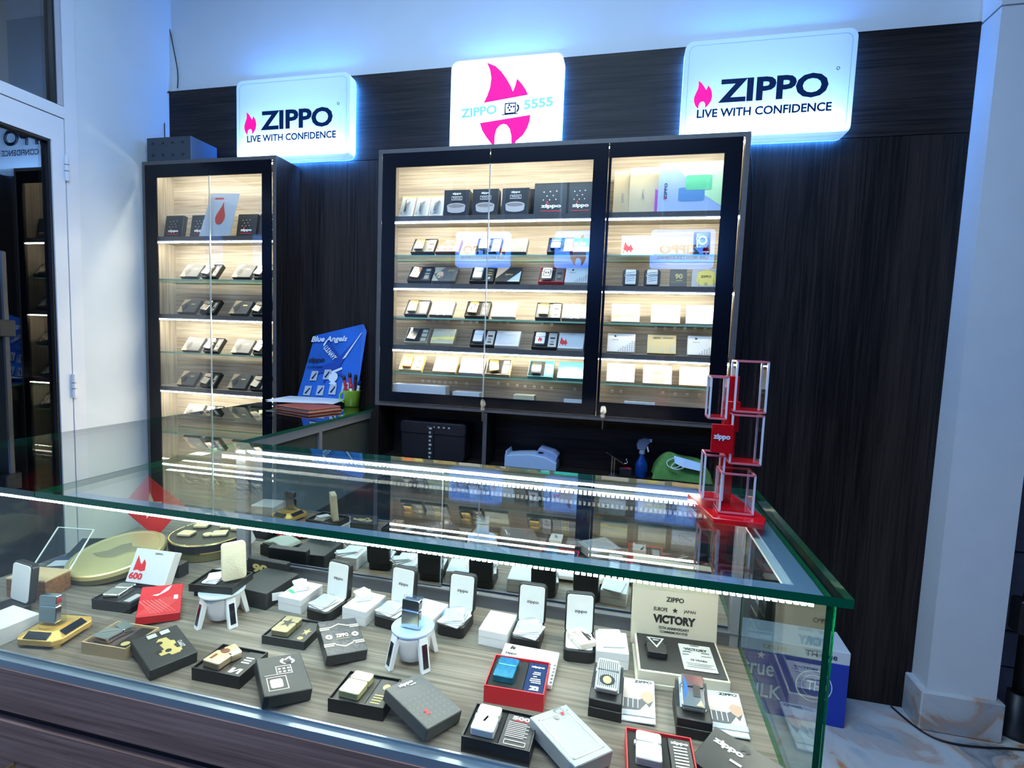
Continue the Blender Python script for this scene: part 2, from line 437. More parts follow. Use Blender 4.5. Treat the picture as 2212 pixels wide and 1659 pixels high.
for z in (1.91, 1.055, .3):
    h = obj('hinge', MB().cyl((XL + .008, -.472, z - .048), .007, .096, 12), FW, dl, smooth=False)
    obj('hinge_joint', MB().cyl((XL + .008, -.472, z - .012), .0076, .002, 12).cyl((XL + .008, -.472, z + .012), .0076, .002, 12), GASK, h)
lock = obj('handle', MB().box(x0 + .04, x1 + .03, -.72, -.70, .75, 1.55, 0), mat('dark_handle', (.12, .12, .12), .3, .8), dl, bevel=.004)
obj('lock_case', MB().box(x0 + .04, x1 + .035, -.735, -.685, 1.25, 1.31), GASK, lock, bevel=.003)
wn = struct('window_1', MB().box(x0 + .01, x1 - .002, -.492, -.474, 2.143, 2.68).box(x0 + .01, x1 - .002, -1.372, -1.354, 2.143, 2.68), mat('grey_frame', (.45, .44, .46), .5), label='fixed glass pane above the door')
obj('gasket', MB().box(x0 + .02, x1 - .006, -.500, -.492, 2.143, 2.68), GASK, wn)
obj('glass_pane', MB().box(x0 + .03, x0 + .038, -1.354, -.500, 2.143, 2.68), thin_glass('dark_door_glass'), wn)
# what stands outside the door
GRAN = mat('dark_granite', (.030, .024, .022), .35, noise=.9, nscale=14)
struct('wall_outside', MB().box(-4.4, -4.3, -4.3, .6, 0, 3.2).box(-4.4, -2.32, .5, .6, 0, 3.2), mat('dark_outside', (.012, .011, .012), .5), label='dark space outside the door')
tag(obj('granite_column', MB().box(-3.3, -2.95, -1.35, -.87, 0, 3.2), GRAN), 'dark brown granite column outside the glass door', 'column')
tag(obj('grey_post', MB().box(-2.52, -2.49, -.735, -.715, 0, 3.2), mat('grey_post', (.22, .2, .18), .5)), 'thin grey post outside the glass door', 'post')
tag(obj('tan_post', MB().box(-2.42, -2.38, -.555, -.525, 2.13, 3.1), mat('tan_post', (.42, .30, .16), .6)), 'tan wooden post seen through the pane above the door', 'post')

# ================================================================== LIGHTBOX SIGNS
FACE = translucent('sign_face', (.86, .90, .96))
def sign(name, label, x0, x1, z0, z1, energy, back=-.003, depth=.058, flip=False, ltype=0, lc=(.26, .53, 1.0)):
    W, Hh = x1 - x0, z1 - z0
    cx, cz = (x0 + x1) / 2, (z0 + z1) / 2
    s = thing(name, label, 'sign', (cx, back, cz), (0, 0, PI if flip else 0))
    o = rrect(W, Hh, .03, 6)
    i = rrect(W - .008, Hh - .008, .027, 6)
    n = len(o)
    b = MB()
    v = [(a, -depth, c) for a, c in o] + [(a, -.009, c) for a, c in o]
    b.add(v, [tuple(range(n))] + [(k, (k + 1) % n, n + (k + 1) % n, n + k) for k in range(n)])
    obj('acrylic_shell', b, FACE, s)
    hr = rrect(W - .020, Hh - .020, .024, 6)
    hb = MB(); hv = [(a, -.0085, c) for a, c in hr] + [(a, -.0025, c) for a, c in hr]
    hb.add(hv, [(k, (k + 1) % n, n + (k + 1) % n, n + k) for k in range(n)])
    obj('added_glow_ring', hb, mat('added_blue_glow', (.5, .7, 1), .5, emit=190, ecol=(.04, .26, 1.0)), s)  # glowing ring added behind the sign to cast blue onto the panelling
    obj('back_plate', MB().prism(i, -.013, -.009, axis='y'), mat('sign_back', (.85, .88, .92), .8), s)
    # moulding line round the face
    fr = MB()
    oo = rrect(W - .030, Hh - .030, .022, 6); ii = rrect(W - .033, Hh - .033, .021, 6)
    fr.add([(a, -depth - .0006, c) for a, c in oo] + [(a, -depth - .0006, c) for a, c in ii], [(k, (k + 1) % n, n + (k + 1) % n, n + k) for k in range(n)])
    if ltype != 2: obj('moulding_line', fr, mat('moulding_line', (.30, .52, .70), .4), s)
    if ltype == 2:
        L = area('sign_tube', (0, -.014, 0), (W * .9, Hh * .9), energy, lc, (R(90), 0, 0))
    else:
        L = area('sign_tube', (0, -.034, -Hh / 2 + .012), (W * .92, .03), energy, lc, (PI, 0, 0))
    L.parent = s
    return s
def on_face(s, name, me, x, z, depth=.058, label=None):
    o = link(name, me, s, (x, -depth - .001, z), (PI / 2, 0, 0))
    if label: o['label'] = label
    return o
def zippo_face(s, W, Hh, k=1.0):
    on_face(s, 'flame_emblem', flat_poly([FLAME], .063 * k, .098 * k, .001, PINK, 'flame_emblem'), -.207 * k, -.012 * k)
    on_face(s, 'lettering', text_mesh('ZIPPO', .355 * k, .082 * k, .035, NAVY), .022 * k, -.004 * k)
    on_face(s, 'lettering', text_mesh('LIVE WITH CONFIDENCE', .44 * k, .030 * k, .028, NAVY), -.005 * k, -.078 * k)
    ring = MB().lathe([(.0055, 0), (.0055, .001), (.004, .001), (.004, 0)], 16, cap=False)
    on_face(s, 'registered_mark', ring.mesh('registered_mark', NAVY), .225 * k, .046 * k)
s1 = sign('lightbox_sign', 'lit white rounded lightbox sign above the narrow cabinet, leftmost of the three', -1.762, -1.204, 2.058, 2.402, 4.2)
zippo_face(s1, .558, .344)
s3 = sign('lightbox_sign', 'lit white rounded lightbox sign at the right end, rightmost of the three', .136, .694, 2.050, 2.400, 4.2)
zippo_face(s3, .558, .35)
s2 = sign('lightbox_sign', 'lit white lightbox sign with a large split pink flame, middle of the three', -.756, -.305, 2.050, 2.404, 2.4, ltype=2, lc=(.62, .82, 1.0))
CX2, CZ2 = (-.756 - .305) / 2, (2.050 + 2.404) / 2
SC2 = 4.532
def c2(pts): return pts
up = [(-0.6074, 2.3881), (-0.5736, 2.3732), (-0.5479, 2.3502), (-0.5263, 2.3218), (-0.5088, 2.2938), (-0.499, 2.2729), (-0.4922, 2.2888), (-0.4845, 2.3199), (-0.4641, 2.2983), (-0.4469, 2.2742), (-0.4381, 2.2558), (-0.6168, 2.2367), (-0.6031, 2.2637), (-0.5924, 2.2939), (-0.5886, 2.3283), (-0.5947, 2.3595)]
lo = [(-0.6299, 2.161), (-0.4257, 2.1806), (-0.4279, 2.1567), (-0.437, 2.1303), (-0.4523, 2.1061), (-0.4801, 2.0843), (-0.4838, 2.0728), (-0.497, 2.0734), (-0.4996, 2.1065), (-0.5067, 2.1321), (-0.5197, 2.1483), (-0.5323, 2.1521), (-0.5467, 2.1478), (-0.5607, 2.133), (-0.5662, 2.1099), (-0.567, 2.0747), (-0.5763, 2.0752), (-0.6018, 2.1058), (-0.6196, 2.1322)]
for P, nm in ((up, 'flame_top'), (lo, 'flame_bottom')):
    me = flat_poly([[(a - CX2 + .5, c - CZ2 + .5) for a, c in P]], 1, 1, .001, PINK, nm)
    on_face(s2, nm, me, 0, 0)
MINT = mat('mint_print', (.28, .68, .62), .4, emit=.3, ecol=(.14, .55, .50))
for t, a, b, wd in (('ZIPPO', (1035, 245), None, .150), ('5555', (1163, 225), None, .115)):
    pass
_z = (-0.6367, -0.061, 2.2061); _f = (-0.3964, -0.061, 2.2226); _l = (-0.5063, -0.061, 2.207)
e = on_face(s2, 'lettering', text_mesh('ZIPPO', .150, .036, .04, MINT), _z[0] - CX2, _z[2] - CZ2); e.rotation_euler = (PI / 2, R(-3.5), 0)
e = on_face(s2, 'lettering', text_mesh('5555', .115, .036, .04, MINT), _f[0] - CX2, _f[2] - CZ2); e.rotation_euler = (PI / 2, R(-3.5), 0)
lg = [(_l[0] - CX2, _l[2] - CZ2)]
lx, lz = lg[0]
on_face(s2, 'lighter_emblem', flat_poly([outline(lx - .024 + .5, lz - .018 + .5, .046, .042, .005, .005)[k] for k in range(4)] +
        [sub(disc(10), lx + a + .5, lz + b + .5, .009, .009) for a, b in ((-.010, .010), (-.014, .001), (-.002, .004), (-.008, -.008), (.008, .004))] +
        [[(lx - .034 + .5, lz - .022 + .5), (lx + .03 + .5, lz - .020 + .5), (lx + .03 + .5, lz - .016 + .5), (lx - .034 + .5, lz - .018 + .5)]], 1, 1, .001, NAVY, 'lighter_emblem'), 0, 0)
on_face(s2, 'lighter_emblem_band', flat_poly([[(lx + .022 + .5, lz + .020 + .5), (lx + .034 + .5, lz + .012 + .5), (lx + .036 + .5, lz - .002 + .5), (lx + .028 + .5, lz - .014 + .5), (lx + .022 + .5, lz - .012 + .5), (lx + .029 + .5, lz + .002 + .5)]], 1, 1, .0012, NAVY, 'lighter_emblem_band'), 0, 0)

# the same three signs over the shopfront opposite (behind the camera); seen as reflections in the doors
OP = translucent('sign_face', (.86, .90, .96))
def far_sign(label, x0, x1, kind):
    s = thing('lightbox_sign', label, 'sign', ((x0 + x1) / 2, -3.25, 2.2), (0, 0, PI))
    obj('acrylic_shell', MB().prism(rrect(x1 - x0, .345, .03, 5), -.058, 0, axis='y'), mat('far_sign_face', (.6, .75, 1), .5, emit=10, ecol=(.07, .27, 1.0)), s)
    if kind: zippo_face(s, .558, .345)
    else:
        me = flat_poly([FLAME], .16, .30, .001, PINK, 'flame_emblem'); on_face(s, 'flame_emblem', me, 0, -.01, .058)
        on_face(s, 'lettering', text_mesh('ZIPPO', .15, .036, .04, MINT), -.12, .02, .059); on_face(s, 'lettering', text_mesh('5555', .115, .036, .04, MINT), .13, .02, .059)
    obj('bracket', MB().box(-.2, -.18, -.02, .02, .17, 1.0).box(.18, .2, -.02, .02, .17, 1.0), ALU, s)
    return s
far_sign('blue lit sign hanging opposite, behind the viewer, facing the narrow cabinet', -1.76, -1.20, 1)
far_sign('blue lit sign with a pink flame hanging opposite, behind the viewer', -.756, -.305, 0)
far_sign('blue lit sign hanging opposite, behind the viewer, nearest the pillar side', .136, .694, 1)

# ================================================================== CABINETS
def led_strip(parent, xa, xb, y, z, axis='x', led=None, n=None, pitch=.0085, hh=.0035):
    led = led or LED
    if axis == 'x':
        obj('strip_carrier', MB().box(xa, xb, y - .002, y + .010, z, z + .004), LEDB, parent)
        b = MB(); k = int((xb - xa) / pitch)
        for i in range(k):
            x = xa + (i + .5) * (xb - xa) / k
            b.box(x - .0028, x + .0028, y, y + .006, z - hh, z)
    else:
        obj('strip_carrier', MB().box(y - .006, y + .006, xa, xb, z, z + .004), LEDB, parent)
        b = MB(); k = int((xb - xa) / pitch)
        for i in range(k):
            x = xa + (i + .5) * (xb - xa) / k
            b.box(y - .003, y + .003, x - .0028, x + .0028, z - hh, z)
    return stuff(obj('led_beads', b, led, parent, label='row of warm white light beads'))

def pane(name, x0, x1, y0, y1, z0, z1, parent=None, g=None, e=None):
    """box whose two largest faces are clear glass and whose edges are green"""
    g = g or GLASS; e = e or GREENE
    b = MB().box(x0, x1, y0, y1, z0, z1)
    d = (x1 - x0, y1 - y0, z1 - z0); k = d.index(min(d))
    b.m = [0 if {0: i in (3, 5), 1: i in (2, 4), 2: i in (0, 1)}[k] else 1 for i in range(6)]
    return obj(name, b, [g, e], parent)

SD = -.150   # shelf front
def cabinet(name, label, X0, X1, Z0, Z1, bays, shelves, doors, floor_z):
    c = thing(name, label, 'cabinet', ((X0 + X1) / 2, 0, Z0)); cx = (X0 + X1) / 2
    def P(nm, mb, mt, **k):
        mb.v = [(a - cx, b, z - Z0) for a, b, z in mb.v]
        return obj(nm, mb, mt, c, **k)
    P('back_board', MB().box(X0 + .017, X1 - .017, -.008, -.0005, Z0 + .017, Z1 - .017), INH)
    for a, b in ((X0, X0 + .017), (X1 - .017, X1)):
        P('side_board', MB().box(a, b, SD - .005, 0, Z0, Z1), [WOODV])
        ins = (b, b + .001) if a == X0 else (a - .001, a)
        P('side_lining', MB().box(ins[0], ins[1], SD + .012, -.008, Z0 + .017, Z1 - .017), INV)
        P('edge_band', MB().box(a, b, SD - .0062, SD - .005, Z0, Z1), EDGEB)
    P('top_board', MB().box(X0 + .017, X1 - .017, SD - .005, 0, Z1 - .017, Z1), WOODH)
    P('edge_band', MB().box(X0 + .017, X1 - .017, SD - .0062, SD - .005, Z1 - .017, Z1), EDGEB)
    P('bottom_board', MB().box(X0 + .017, X1 - .017, SD - .005, 0, Z0, Z0 + .017), INH)
    P('edge_band', MB().box(X0 + .017, X1 - .017, SD - .0062, SD - .005, Z0, Z0 + .017), EDGEB)
    for k, (a, b) in enumerate(bays):
        if k: P('divider', MB().box(bays[k - 1][1], a, SD + .012, -.008, Z0 + .017, Z1 - .017), INV)
        for z, t in shelves:
            if t == 'wood':
                P('shelf_board', MB().box(a, b, SD + .012, -.008, z - .017, z), INH)
                P('edge_band', MB().box(a, b, SD + .0108, SD + .012, z - .017, z), EDGEB)
                q = MB(); o = thing_none = None
                s = P('led_strip', MB().box(a + .004, b - .004, SD + .012, SD + .026, z - .0215, z - .0172), LEDB, label='light strip under the shelf board')
                bd = MB(); n = int((b - a) / .0085)
                for i in range(n):
                    x = a + (i + .5) * (b - a) / n - cx
                    bd.box(x - .0030, x + .0030, SD + .013, SD + .021, z - .0262 - Z0, z - .0216 - Z0)
                stuff(obj('led_beads', bd, LED, s))
            else:
                g = pane('glass_shelf', a + .001 - cx, b - .001 - cx, SD + .018, -.010, z - .006 - Z0, z - Z0, c, GLASSD, GREENL)
        # strip under the cabinet ceiling
        s = P('led_strip', MB().box(a + .004, b - .004, SD + .012, SD + .026, Z1 - .0215, Z1 - .0172), LEDB, label='light strip under the cabinet top')
        bd = MB(); n = int((b - a) / .0085)
        for i in range(n):
            x = a + (i + .5) * (b - a) / n - cx
            bd.box(x - .0030, x + .0030, SD + .013, SD + .021, Z1 - .0262 - Z0, Z1 - .0216 - Z0)
        stuff(obj('led_beads', bd, LED, s))
    for (a, b, ol, orr, ob, ot, dz0, dz1) in doors:
        d = P('door', MB().box(a, b, SD - .0115, SD - .0065, dz0, ob).box(a, b, SD - .0115, SD - .0065, ot, dz1)
              .box(a, ol, SD - .0115, SD - .0065, ob, ot).box(orr, b, SD - .0115, SD - .0065, ob, ot), BLACKF, label='glass door with a black painted border')
        g = MB().box(ol - cx, orr - cx, SD - .0115, SD - .0065, ob - Z0, ot - Z0)
        g.f = [g.f[2], g.f[4]]; g.m = [0, 0]
        obj('glass_pane', g, GLASSD, d)
        ed = MB()
        if ol == a: ed.box(a - cx, a + .0012 - cx, SD - .0117, SD - .0063, ob - Z0, ot - Z0)
        if orr == b: ed.box(b - .0012 - cx, b - cx, SD - .0117, SD - .0063, ob - Z0, ot - Z0)
        if ed.v: obj('polished_edge', ed, mat('pale_glass_edge', (.75, .8, .75), .2), d)
    return c

# narrow tall cabinet
cabinet('display_cabinet', 'narrow tall dark wood display cabinet with lit shelves in the left corner', -2.178, -1.487, .10, 2.041,
        [(-2.160, -1.505)], [(1.715, 'wood'), (1.527, 'glass'), (1.367, 'wood'), (1.194, 'glass'), (1.034, 'wood'), (.880, 'glass'), (.715, 'wood')],
        [(-2.158, -1.8178, -2.096, -1.8178, .25, 1.968, .12, 2.0236), (-1.8162, -1.507, -1.8162, -1.553, .25, 1.968, .12, 2.0236)], .12)
# wide cabinet over the niche
cabinet('display_cabinet', 'wide dark wood wall cabinet with three black bordered glass doors and lit shelves', -1.017, .362, 1.018, 2.041,
        [(-.999, -.1555), (-.1385, .344)], [(1.785, 'wood'), (1.633, 'glass'), (1.520, 'wood'), (1.384, 'glass'), (1.271, 'wood'), (1.157, 'glass')],
        [(-.997, -.5538, -.940, -.5538, 1.078, 1.969, 1.036, 2.0236), (-.5522, -.1115, -.5522, -.165, 1.078, 1.969, 1.036, 2.0236),
         (-.1095, .338, -.100, .280, 1.088, 1.972, 1.036, 2.0236)], 1.035)

# lower unit with the open niche
lu = thing('lower_cabinet', 'dark wood base unit with an open niche below the wide cabinet', 'cabinet', (-.328, 0, 0))
for nm, mb, mt in (('side_board', MB().box(-.689, -.672, -.155, 0, 0, 1.016), WOODV), ('side_board', MB().box(.673, .690, -.155, 0, 0, 1.016), WOODV),
                   ('divider', MB().box(-.222, -.206, -.152, -.001, .802, 1.016), WOODV), ('back_board', MB().box(-.672, .673, -.008, -.0005, .8, 1.016), WOODH),
                   ('worktop', MB().box(-.672, .673, -.155, -.008, .782, .800), WOODH), ('front_panel', MB().box(-.672, .673, -.150, -.135, .02, .78), WOODV)):
    obj(nm, mb, mt, lu)
obj('edge_band', MB().box(-.222, -.206, -.1535, -.152, .802, 1.016), EDGEB, lu)

# keys in the two door locks
for (x, z, lab) in ((-.548, 1.052, 'small steel key hanging in the lock between the first and second wide cabinet doors'), (-.083, 1.056, 'small steel key hanging in the lock of the right-hand wide cabinet door')):
    k = thing('key', lab, 'key', (x, SD - .0125, z)); k.scale = (1.4, 1.2, 1.4)
    obj('lock_barrel', MB().cyl((0, -.005, 0), .008, .005, 16, axis='y'), CHROME, k)
    obj('key_bow', MB().prism([(.007 * math.cos(a * PI / 8), .006 + .008 * math.sin(a * PI / 8)) for a in range(16)], -.008, -.006, axis='y'), CHROME, k)
    obj('key_tag', MB().prism(rrect(.012, .012, .003, 3, 0, -.014), -.009, -.0075, axis='y'), CHROME, k)
    obj('key_blade', MB().box(-.0018, .0018, -.009, -.0075, -.048, -.020), CHROME, k)

# metal box on the narrow cabinet
mb_ = thing('amplifier_box', 'dark box with two rows of round holes on top of the narrow cabinet', 'box', (-2.038, -.075, 2.0415))
obj('case', MB().box(-.117, .117, -.074, .073, 0, .103), mat('blue_grey_case', (.07, .10, .16), .4, .2), mb_, bevel=.001)
obj('face_plate', MB().box(-.116, .116, -.076, -.0745, .001, .102), mat('dark_face', (.035, .045, .055), .6, noise=.3, nscale=150), mb_)
for r_ in range(2):
    for c_ in range(4):
        obj('hole', MB().cyl((-.084 + c_ * .053, -.0775, .026 + r_ * .052), .0055, .0014, 10, axis='y'), GASK, mb_)

# ================================================================== COUNTER
CZ = .664; TOP = 1.003; XA, XB = -1.522, -1.016; XR = .283; YF = -1.405; YB = -.918
ct = thing('glass_counter', 'L-shaped glass display counter with a dark wood base and lit case', 'counter', (0, 0, 0))
TOPG = thin_glass('counter_top_glass', (.93, .985, .955), 1.7)
pane('glass_top', XB + .001, XR, YF, YB, TOP - .012, TOP, ct, g=TOPG)
sp = pane('glass_top', XA, XB - .001, YF, -.004, TOP - .010, TOP, ct, g=TOPG, e=mat('dark_green_edge', (.012, .075, .045), .12, coat=.5))
pane('front_glass', XA + .012, XR - .014, YF + .012, YF + .020, CZ - .004, TOP - .0125, ct)
pane('side_glass', XR - .022, XR - .014, YF + .021, YB - .02, CZ - .004, TOP - .0125, ct)
pane('left_glass', XA + .012, XA + .020, YF + .021, -.02, CZ - .004, TOP - .0105, ct)
obj('case_floor', MB().box(XA + .02, XR - .022, YF + .021, YB + .012, CZ - .018, CZ).box(XA + .02, XB - .02, YB + .012, -.006, CZ - .018, CZ), FLOORW, ct)
# frosted support strips under the top
FRST = mat('pale_blue_support_strip', (.30, .40, .55), .35, .3)
obj('support_strip', MB().box(XB + .03, XR - .023, YF + .0285, YF + .050, TOP - .019, TOP - .0125), FRST, ct)
obj('support_strip', MB().box(XR - .052, XR - .023, YF + .050, YB - .03, TOP - .019, TOP - .0125), FRST, ct)
obj('support_strip', MB().box(XB + .03, XR - .023, YB - .029, YB - .002, TOP - .019, TOP - .0125), ALU, ct)
led_strip(ct, XA + .04, XR - .035, YF + .0215, TOP - .0205, led=LEDC, hh=.005)
led_strip(ct, XB + .0, XR - .085, YB - .060, TOP - .0215, led=LEDC, pitch=.0100, hh=.009)
led_strip(ct, YF + .06, YB - .06, XR - .056, TOP - .022, axis='y', led=LEDC)
# mirror doors with their track at the back of the case
obj('track', MB().box(XB + .04, XR - .022, -.950, -.915, CZ, CZ + .026).box(XB + .04, XR - .022, -.953, -.949, CZ + .026, CZ + .031), ALUD, ct)
obj('mirror_door', MB().box(XB + .06, -.418, -.944, -.940, CZ + .031, TOP - .022), MIRROR, ct, label='left sliding mirror door')
obj('mirror_door', MB().box(-.430, XR - .03, -.937, -.933, CZ + .031, TOP - .022), MIRROR, ct, label='right sliding mirror door')
obj('back_post', MB().box(XB + .022, XB + .05, -.952, -.925, CZ, TOP - .0125).box(XR - .040, XR - .023, -.952, -.925, CZ, TOP - .0125), ALU, ct)
obj('door_stile', MB().box(-.4205, -.4185, -.9455, -.944, CZ + .031, TOP - .022), ALU, ct)
obj('case_seam', MB().box(XA + .02, XR - .022, YF + .0205, YF + .024, CZ, CZ + .006), ALU, ct)
# side counter inner back: sliding doors seen from behind
obj('side_track', MB().box(XB - .03, XB - .012, -.90, -.17, TOP - .040, TOP - .011).box(XB - .03, XB - .012, -.90, -.17, CZ, CZ + .03), ALU, ct)
for y in (-.53,): obj('side_post', MB().box(XB - .028, XB - .012, y, y + .018, CZ + .03, TOP - .04), ALU, ct)
obj('side_door', MB().box(XB - .024, XB - .020, -.90, -.17, CZ + .03, TOP - .04), mat('smoked_door', (.05, .06, .055), .25), ct)
# wooden base
zt = CZ - .018
obj('bottom_rail', MB().box(XA + .004, XR - .010, YF + .006, YF + .0205, CZ - .014, CZ + .0015), mat('pale_grey_rail', (.40, .45, .45), .3, .4), ct)
def seg(n, a, b, c, d, z0, z1): obj(n, MB().box(a, b, c, d, z0, z1), BASEW, ct)
seg('front_board', XA, XR - .006, YF + .004, YF + .022, .566, CZ - .0145)
seg('plinth_front', XA, XR - .006, YF + .004, YF + .022, 0, .07)
for a, b in ((XA, -.56), (-.558, XR - .006)):
    dr = obj('base_door', MB().box(a, b, YF + .003, YF + .022, .072, .545), BASEW, ct)
    hx = {XA: -1.0772, -.558: -.10}[a]
    obj('handle', MB().box(hx - .026, hx + .026, YF - .022, YF - .012, .458, .470).box(hx - .024, hx - .018, YF - .014, YF + .003, .460, .468).box(hx + .018, hx + .024, YF - .014, YF + .003, .460, .468), GOLD, dr, bevel=.002)
obj('groove', MB().box(XA, XR - .006, YF + .016, YF + .03, .545, .566), GASK, ct)
obj('base_side', MB().box(XR - .024, XR - .006, YF + .022, YB + .01, 0, zt), BASEW, ct)
obj('base_back', MB().box(XB - .01, XR - .024, YB - .01, YB + .01, 0, zt - .002), WOODV, ct)
obj('base_back', MB().box(XA + .02, XA + .036, YF + .03, -.01, 0, zt - .002), WOODV, ct)
obj('base_back', MB().box(XB - .03, XB - .012, YB + .01, -.17, 0, zt - .002), WOODV, ct)

# ================================================================== SHELF GOODS
LEAN = R(52)
SHY = -.118
def lean(x, z, d, rz=0.0, lean_=LEAN, y=SHY):
    return Matrix.Translation((x, y, z)) @ Matrix.Rotation(rz, 4, 'Z') @ Matrix.Rotation(lean_, 4, 'X') @ Matrix.Translation((0, d / 2, 0))
TD = .076
def clampx(x, w):
    if x < -1.4: return max(-2.157 + w / 2, min(x, -1.507 - w / 2))
    if x < -.150: return max(-.997 + w / 2, min(x, -.1575 - w / 2))
    return max(-.1365 + w / 2, min(x, .342 - w / 2))
def off(M, x, y, z, rz=0): return M @ Matrix.Translation((x, y, z)) @ Matrix.Rotation(rz, 4, 'Z')
def shelf_tray(x, z, where, m=BLACK, foam=FOAM, lm=CHROME, acc=SILVER, what='', accd=None, lighter_what='silver', open_=0, ldeco=None, acc_name=None, w=.098, lab2=''):
    M = lean(clampx(x, w), z, TD)
    o, fx = tray(f'{what} {where}', M, w, TD, .020, m, foam, acc, accd or [('poly', INKB, [rect(.25, .12, .5, .10), rect(.2, .55, .6, .12)]), ('poly', INKG, [sub(disc(10), .3, .28, .4, .16)])], group='open gift trays on the shelves', name='gift_tray')
    lighter(f'{lighter_what} in the {what.split(chr(32)+"with")[0]} {where}' + lab2, off(M, fx, 0, .0165, R(open_)), lm, ldeco, group='lighters in the shelf trays')
    return o
def shelf_lid(x, z, where, m, what, deco=None, w=.098, h=.018, d=TD, rz=0):
    return lid('gift_box', f'{what} {where}', lean(clampx(x, w), z, d, rz), w, d, h, m, deco, group='closed gift boxes on the shelves')
DIAMOND = [('poly', TAN, [[(0, 0), (.32, 0), (.05, .48), (0, .48)], [(0, .52), (.05, .52), (.38, 1), (0, 1)]], 'gold_corner'),
           ('poly', INKB, [sub(disc(12), .22, .16, .24, .46)], 'dark_emblem'), ('poly', GOLDP, [rect(.55, .60, .24, .08)], 'gold_plate')]

# ---- narrow cabinet
rows = [('first glass shelf', 1.527, ((415, 597), (458, 597), (527, 597), (571, 597))),
        ('shelf board below the first glass shelf', 1.367, ((409, 679), (455, 679), (521, 679), (567, 680))),
        ('second glass shelf', 1.194, ((418, 757), (462, 759), (525, 763), (569, 763))),
        ('shelf board below the second glass shelf', 1.034, ((407, 832), (455, 836), (517, 839), (563, 839))),
        ('third glass shelf', .880, ((418, 907), (460, 910), (529, 914), (571, 914)))]
NX = [[-1.9628, -1.8552, -1.687, -1.5826], [-1.981, -1.8649, -1.7026, -1.5925], [-1.9608, -1.8495, -1.6942, -1.5883], [-1.9919, -1.8693, -1.7149, -1.6032], [-1.9663, -1.8587, -1.6865, -1.5845]]
SHN = ['second row', 'third row', 'fourth row', 'fifth row', 'sixth row']
for i, (nm, z, _) in enumerate(rows):
    for k in (0, 1):
        side = ('left', 'right')[k]
        wh = f'on the {SHN[i]} of the narrow cabinet, {side} pair'
        lid('gift_box', f'grey gift box with gold corners {wh}', lean(clampx(NX[i][2 * k], .092), z, TD), .092, TD, .018, mat('slate_card', (.075, .08, .08), .5), DIAMOND, group='grey gift boxes in the narrow cabinet')
        M = lean(clampx(NX[i][2 * k + 1], .080), z, TD)
        o, fx = tray(f'black tray open {wh}', M, .078, TD, .020, BLACK, FOAM, BLACK, [('poly', CREAM, [rect(.25, .1, .5, .72)], 'paper_band'), ('poly', INKB, [rect(.35, .3, .3, .15)])], split=.60, group='open trays in the narrow cabinet')
        lighter(f'pale gold lighter in tray {wh}', off(M, fx, 0, .0165, R(-14)), mat('pale_gold', (.92, .80, .62), .25, .8), [('poly', BROWN, [rect(.1, .55, .8, .06)], 'engraving')], tilt=14, group='lighters in the narrow cabinet')

def upright(x, z, w, h, t, y, m, name, label, deco=None, rz=0, lean_=R(84), cat='box', group=None):
    x = clampx(x, w); z += t * math.cos(lean_)
    M = Matrix.Translation((x, y, z)) @ Matrix.Rotation(rz, 4, 'Z') @ Matrix.Rotation(lean_, 4, 'X') @ Matrix.Translation((0, h / 2, -t))
    return lid(name, label, Matrix.Translation((0, 0, 0)) @ M, w, h, t, m, deco, cat, group)
DOTS = [('poly', INKW, [sub([(.5, 0), (1, .5), (.5, 1), (0, .5)], u - .022, v - .022, .044, .044) for u, v in ((.28, .72), (.46, .73), (.64, .74), (.37, .60), (.55, .61), (.27, .48), (.45, .48), (.63, .49))], 'diamond_dots'),
        ('text', INKW, 'zippo', .5, .28, .58, .14, 0, .05), ('poly', INKR, [rect(.2, .13, .6, .02), sub(FLAME, .36, .35, .06, .10)], 'red_print')]
BX = mat('dark_display_box', (.018, .024, .03), .3, noise=.4, nscale=20)
for a, nm in ((-2.0791, 'first from the left'), (-1.9351, 'second, behind the leaflet'), (-1.6872, 'third from the left'), (-1.5734, 'last, behind the door border')):
    upright(a, 1.7155, .100, .104, .022, -.100, BX, 'display_box', f'white-dotted dark box, top shelf of narrow cabinet, {nm}', DOTS, lean_=R(80), group='dark boxes on the top shelf of the narrow cabinet')
ptl = [(-1.836, -0.128, 1.9017), (-1.6903, -0.128, 1.8978), (-1.738, -0.135, 1.707), (-1.898, -0.135, 1.7063)]
card = thing('leaflet', 'white leaflet with a red drop emblem leaning in front of the dark boxes, narrow cabinet', 'leaflet', (0, 0, 0))
cb = MB(); v = [Vector(p) for p in ptl]; v[2].z = v[3].z = 1.7165
cb.add([tuple(p) for p in v] + [(p.x, p.y + .001, p.z) for p in v], [(0, 1, 2, 3), (7, 6, 5, 4), (0, 4, 5, 1), (1, 5, 6, 2), (2, 6, 7, 3), (3, 7, 4, 0)])
obj('sheet', cb, WHITE, card)
def quad_print(parent, v, polys, m, name, lift=.0022):
    """flat print on a skewed quad v = TL, TR, BR, BL"""
    n = (v[1] - v[0]).cross(v[3] - v[0]).normalized()
    if n.y > 0: n = -n
    me = bpy.data.meshes.new(name); vs = []; fs = []
    for P in polys:
        o = len(vs)
        for a, b in P:
            q = v[3].lerp(v[2], a).lerp(v[0].lerp(v[1], a), b) + n * lift
            vs.append(tuple(q))
        fs.append(tuple(range(o, o + len(P))))
    me.from_pydata(vs, [], fs); me.materials.append(m)
    bm = bmesh.new(); bm.from_mesh(me); bmesh.ops.triangulate(bm, faces=bm.faces[:], ngon_method='EAR_CLIP'); bm.to_mesh(me); bm.free()
    return link(name, me, parent)
DROP = [(.5, 1), (.58, .8), (.72, .6), (.85, .42), (.88, .28), (.8, .12), (.65, .03), (.5, 0), (.35, .03), (.2, .12), (.12, .28), (.15, .42), (.28, .6), (.42, .8)]
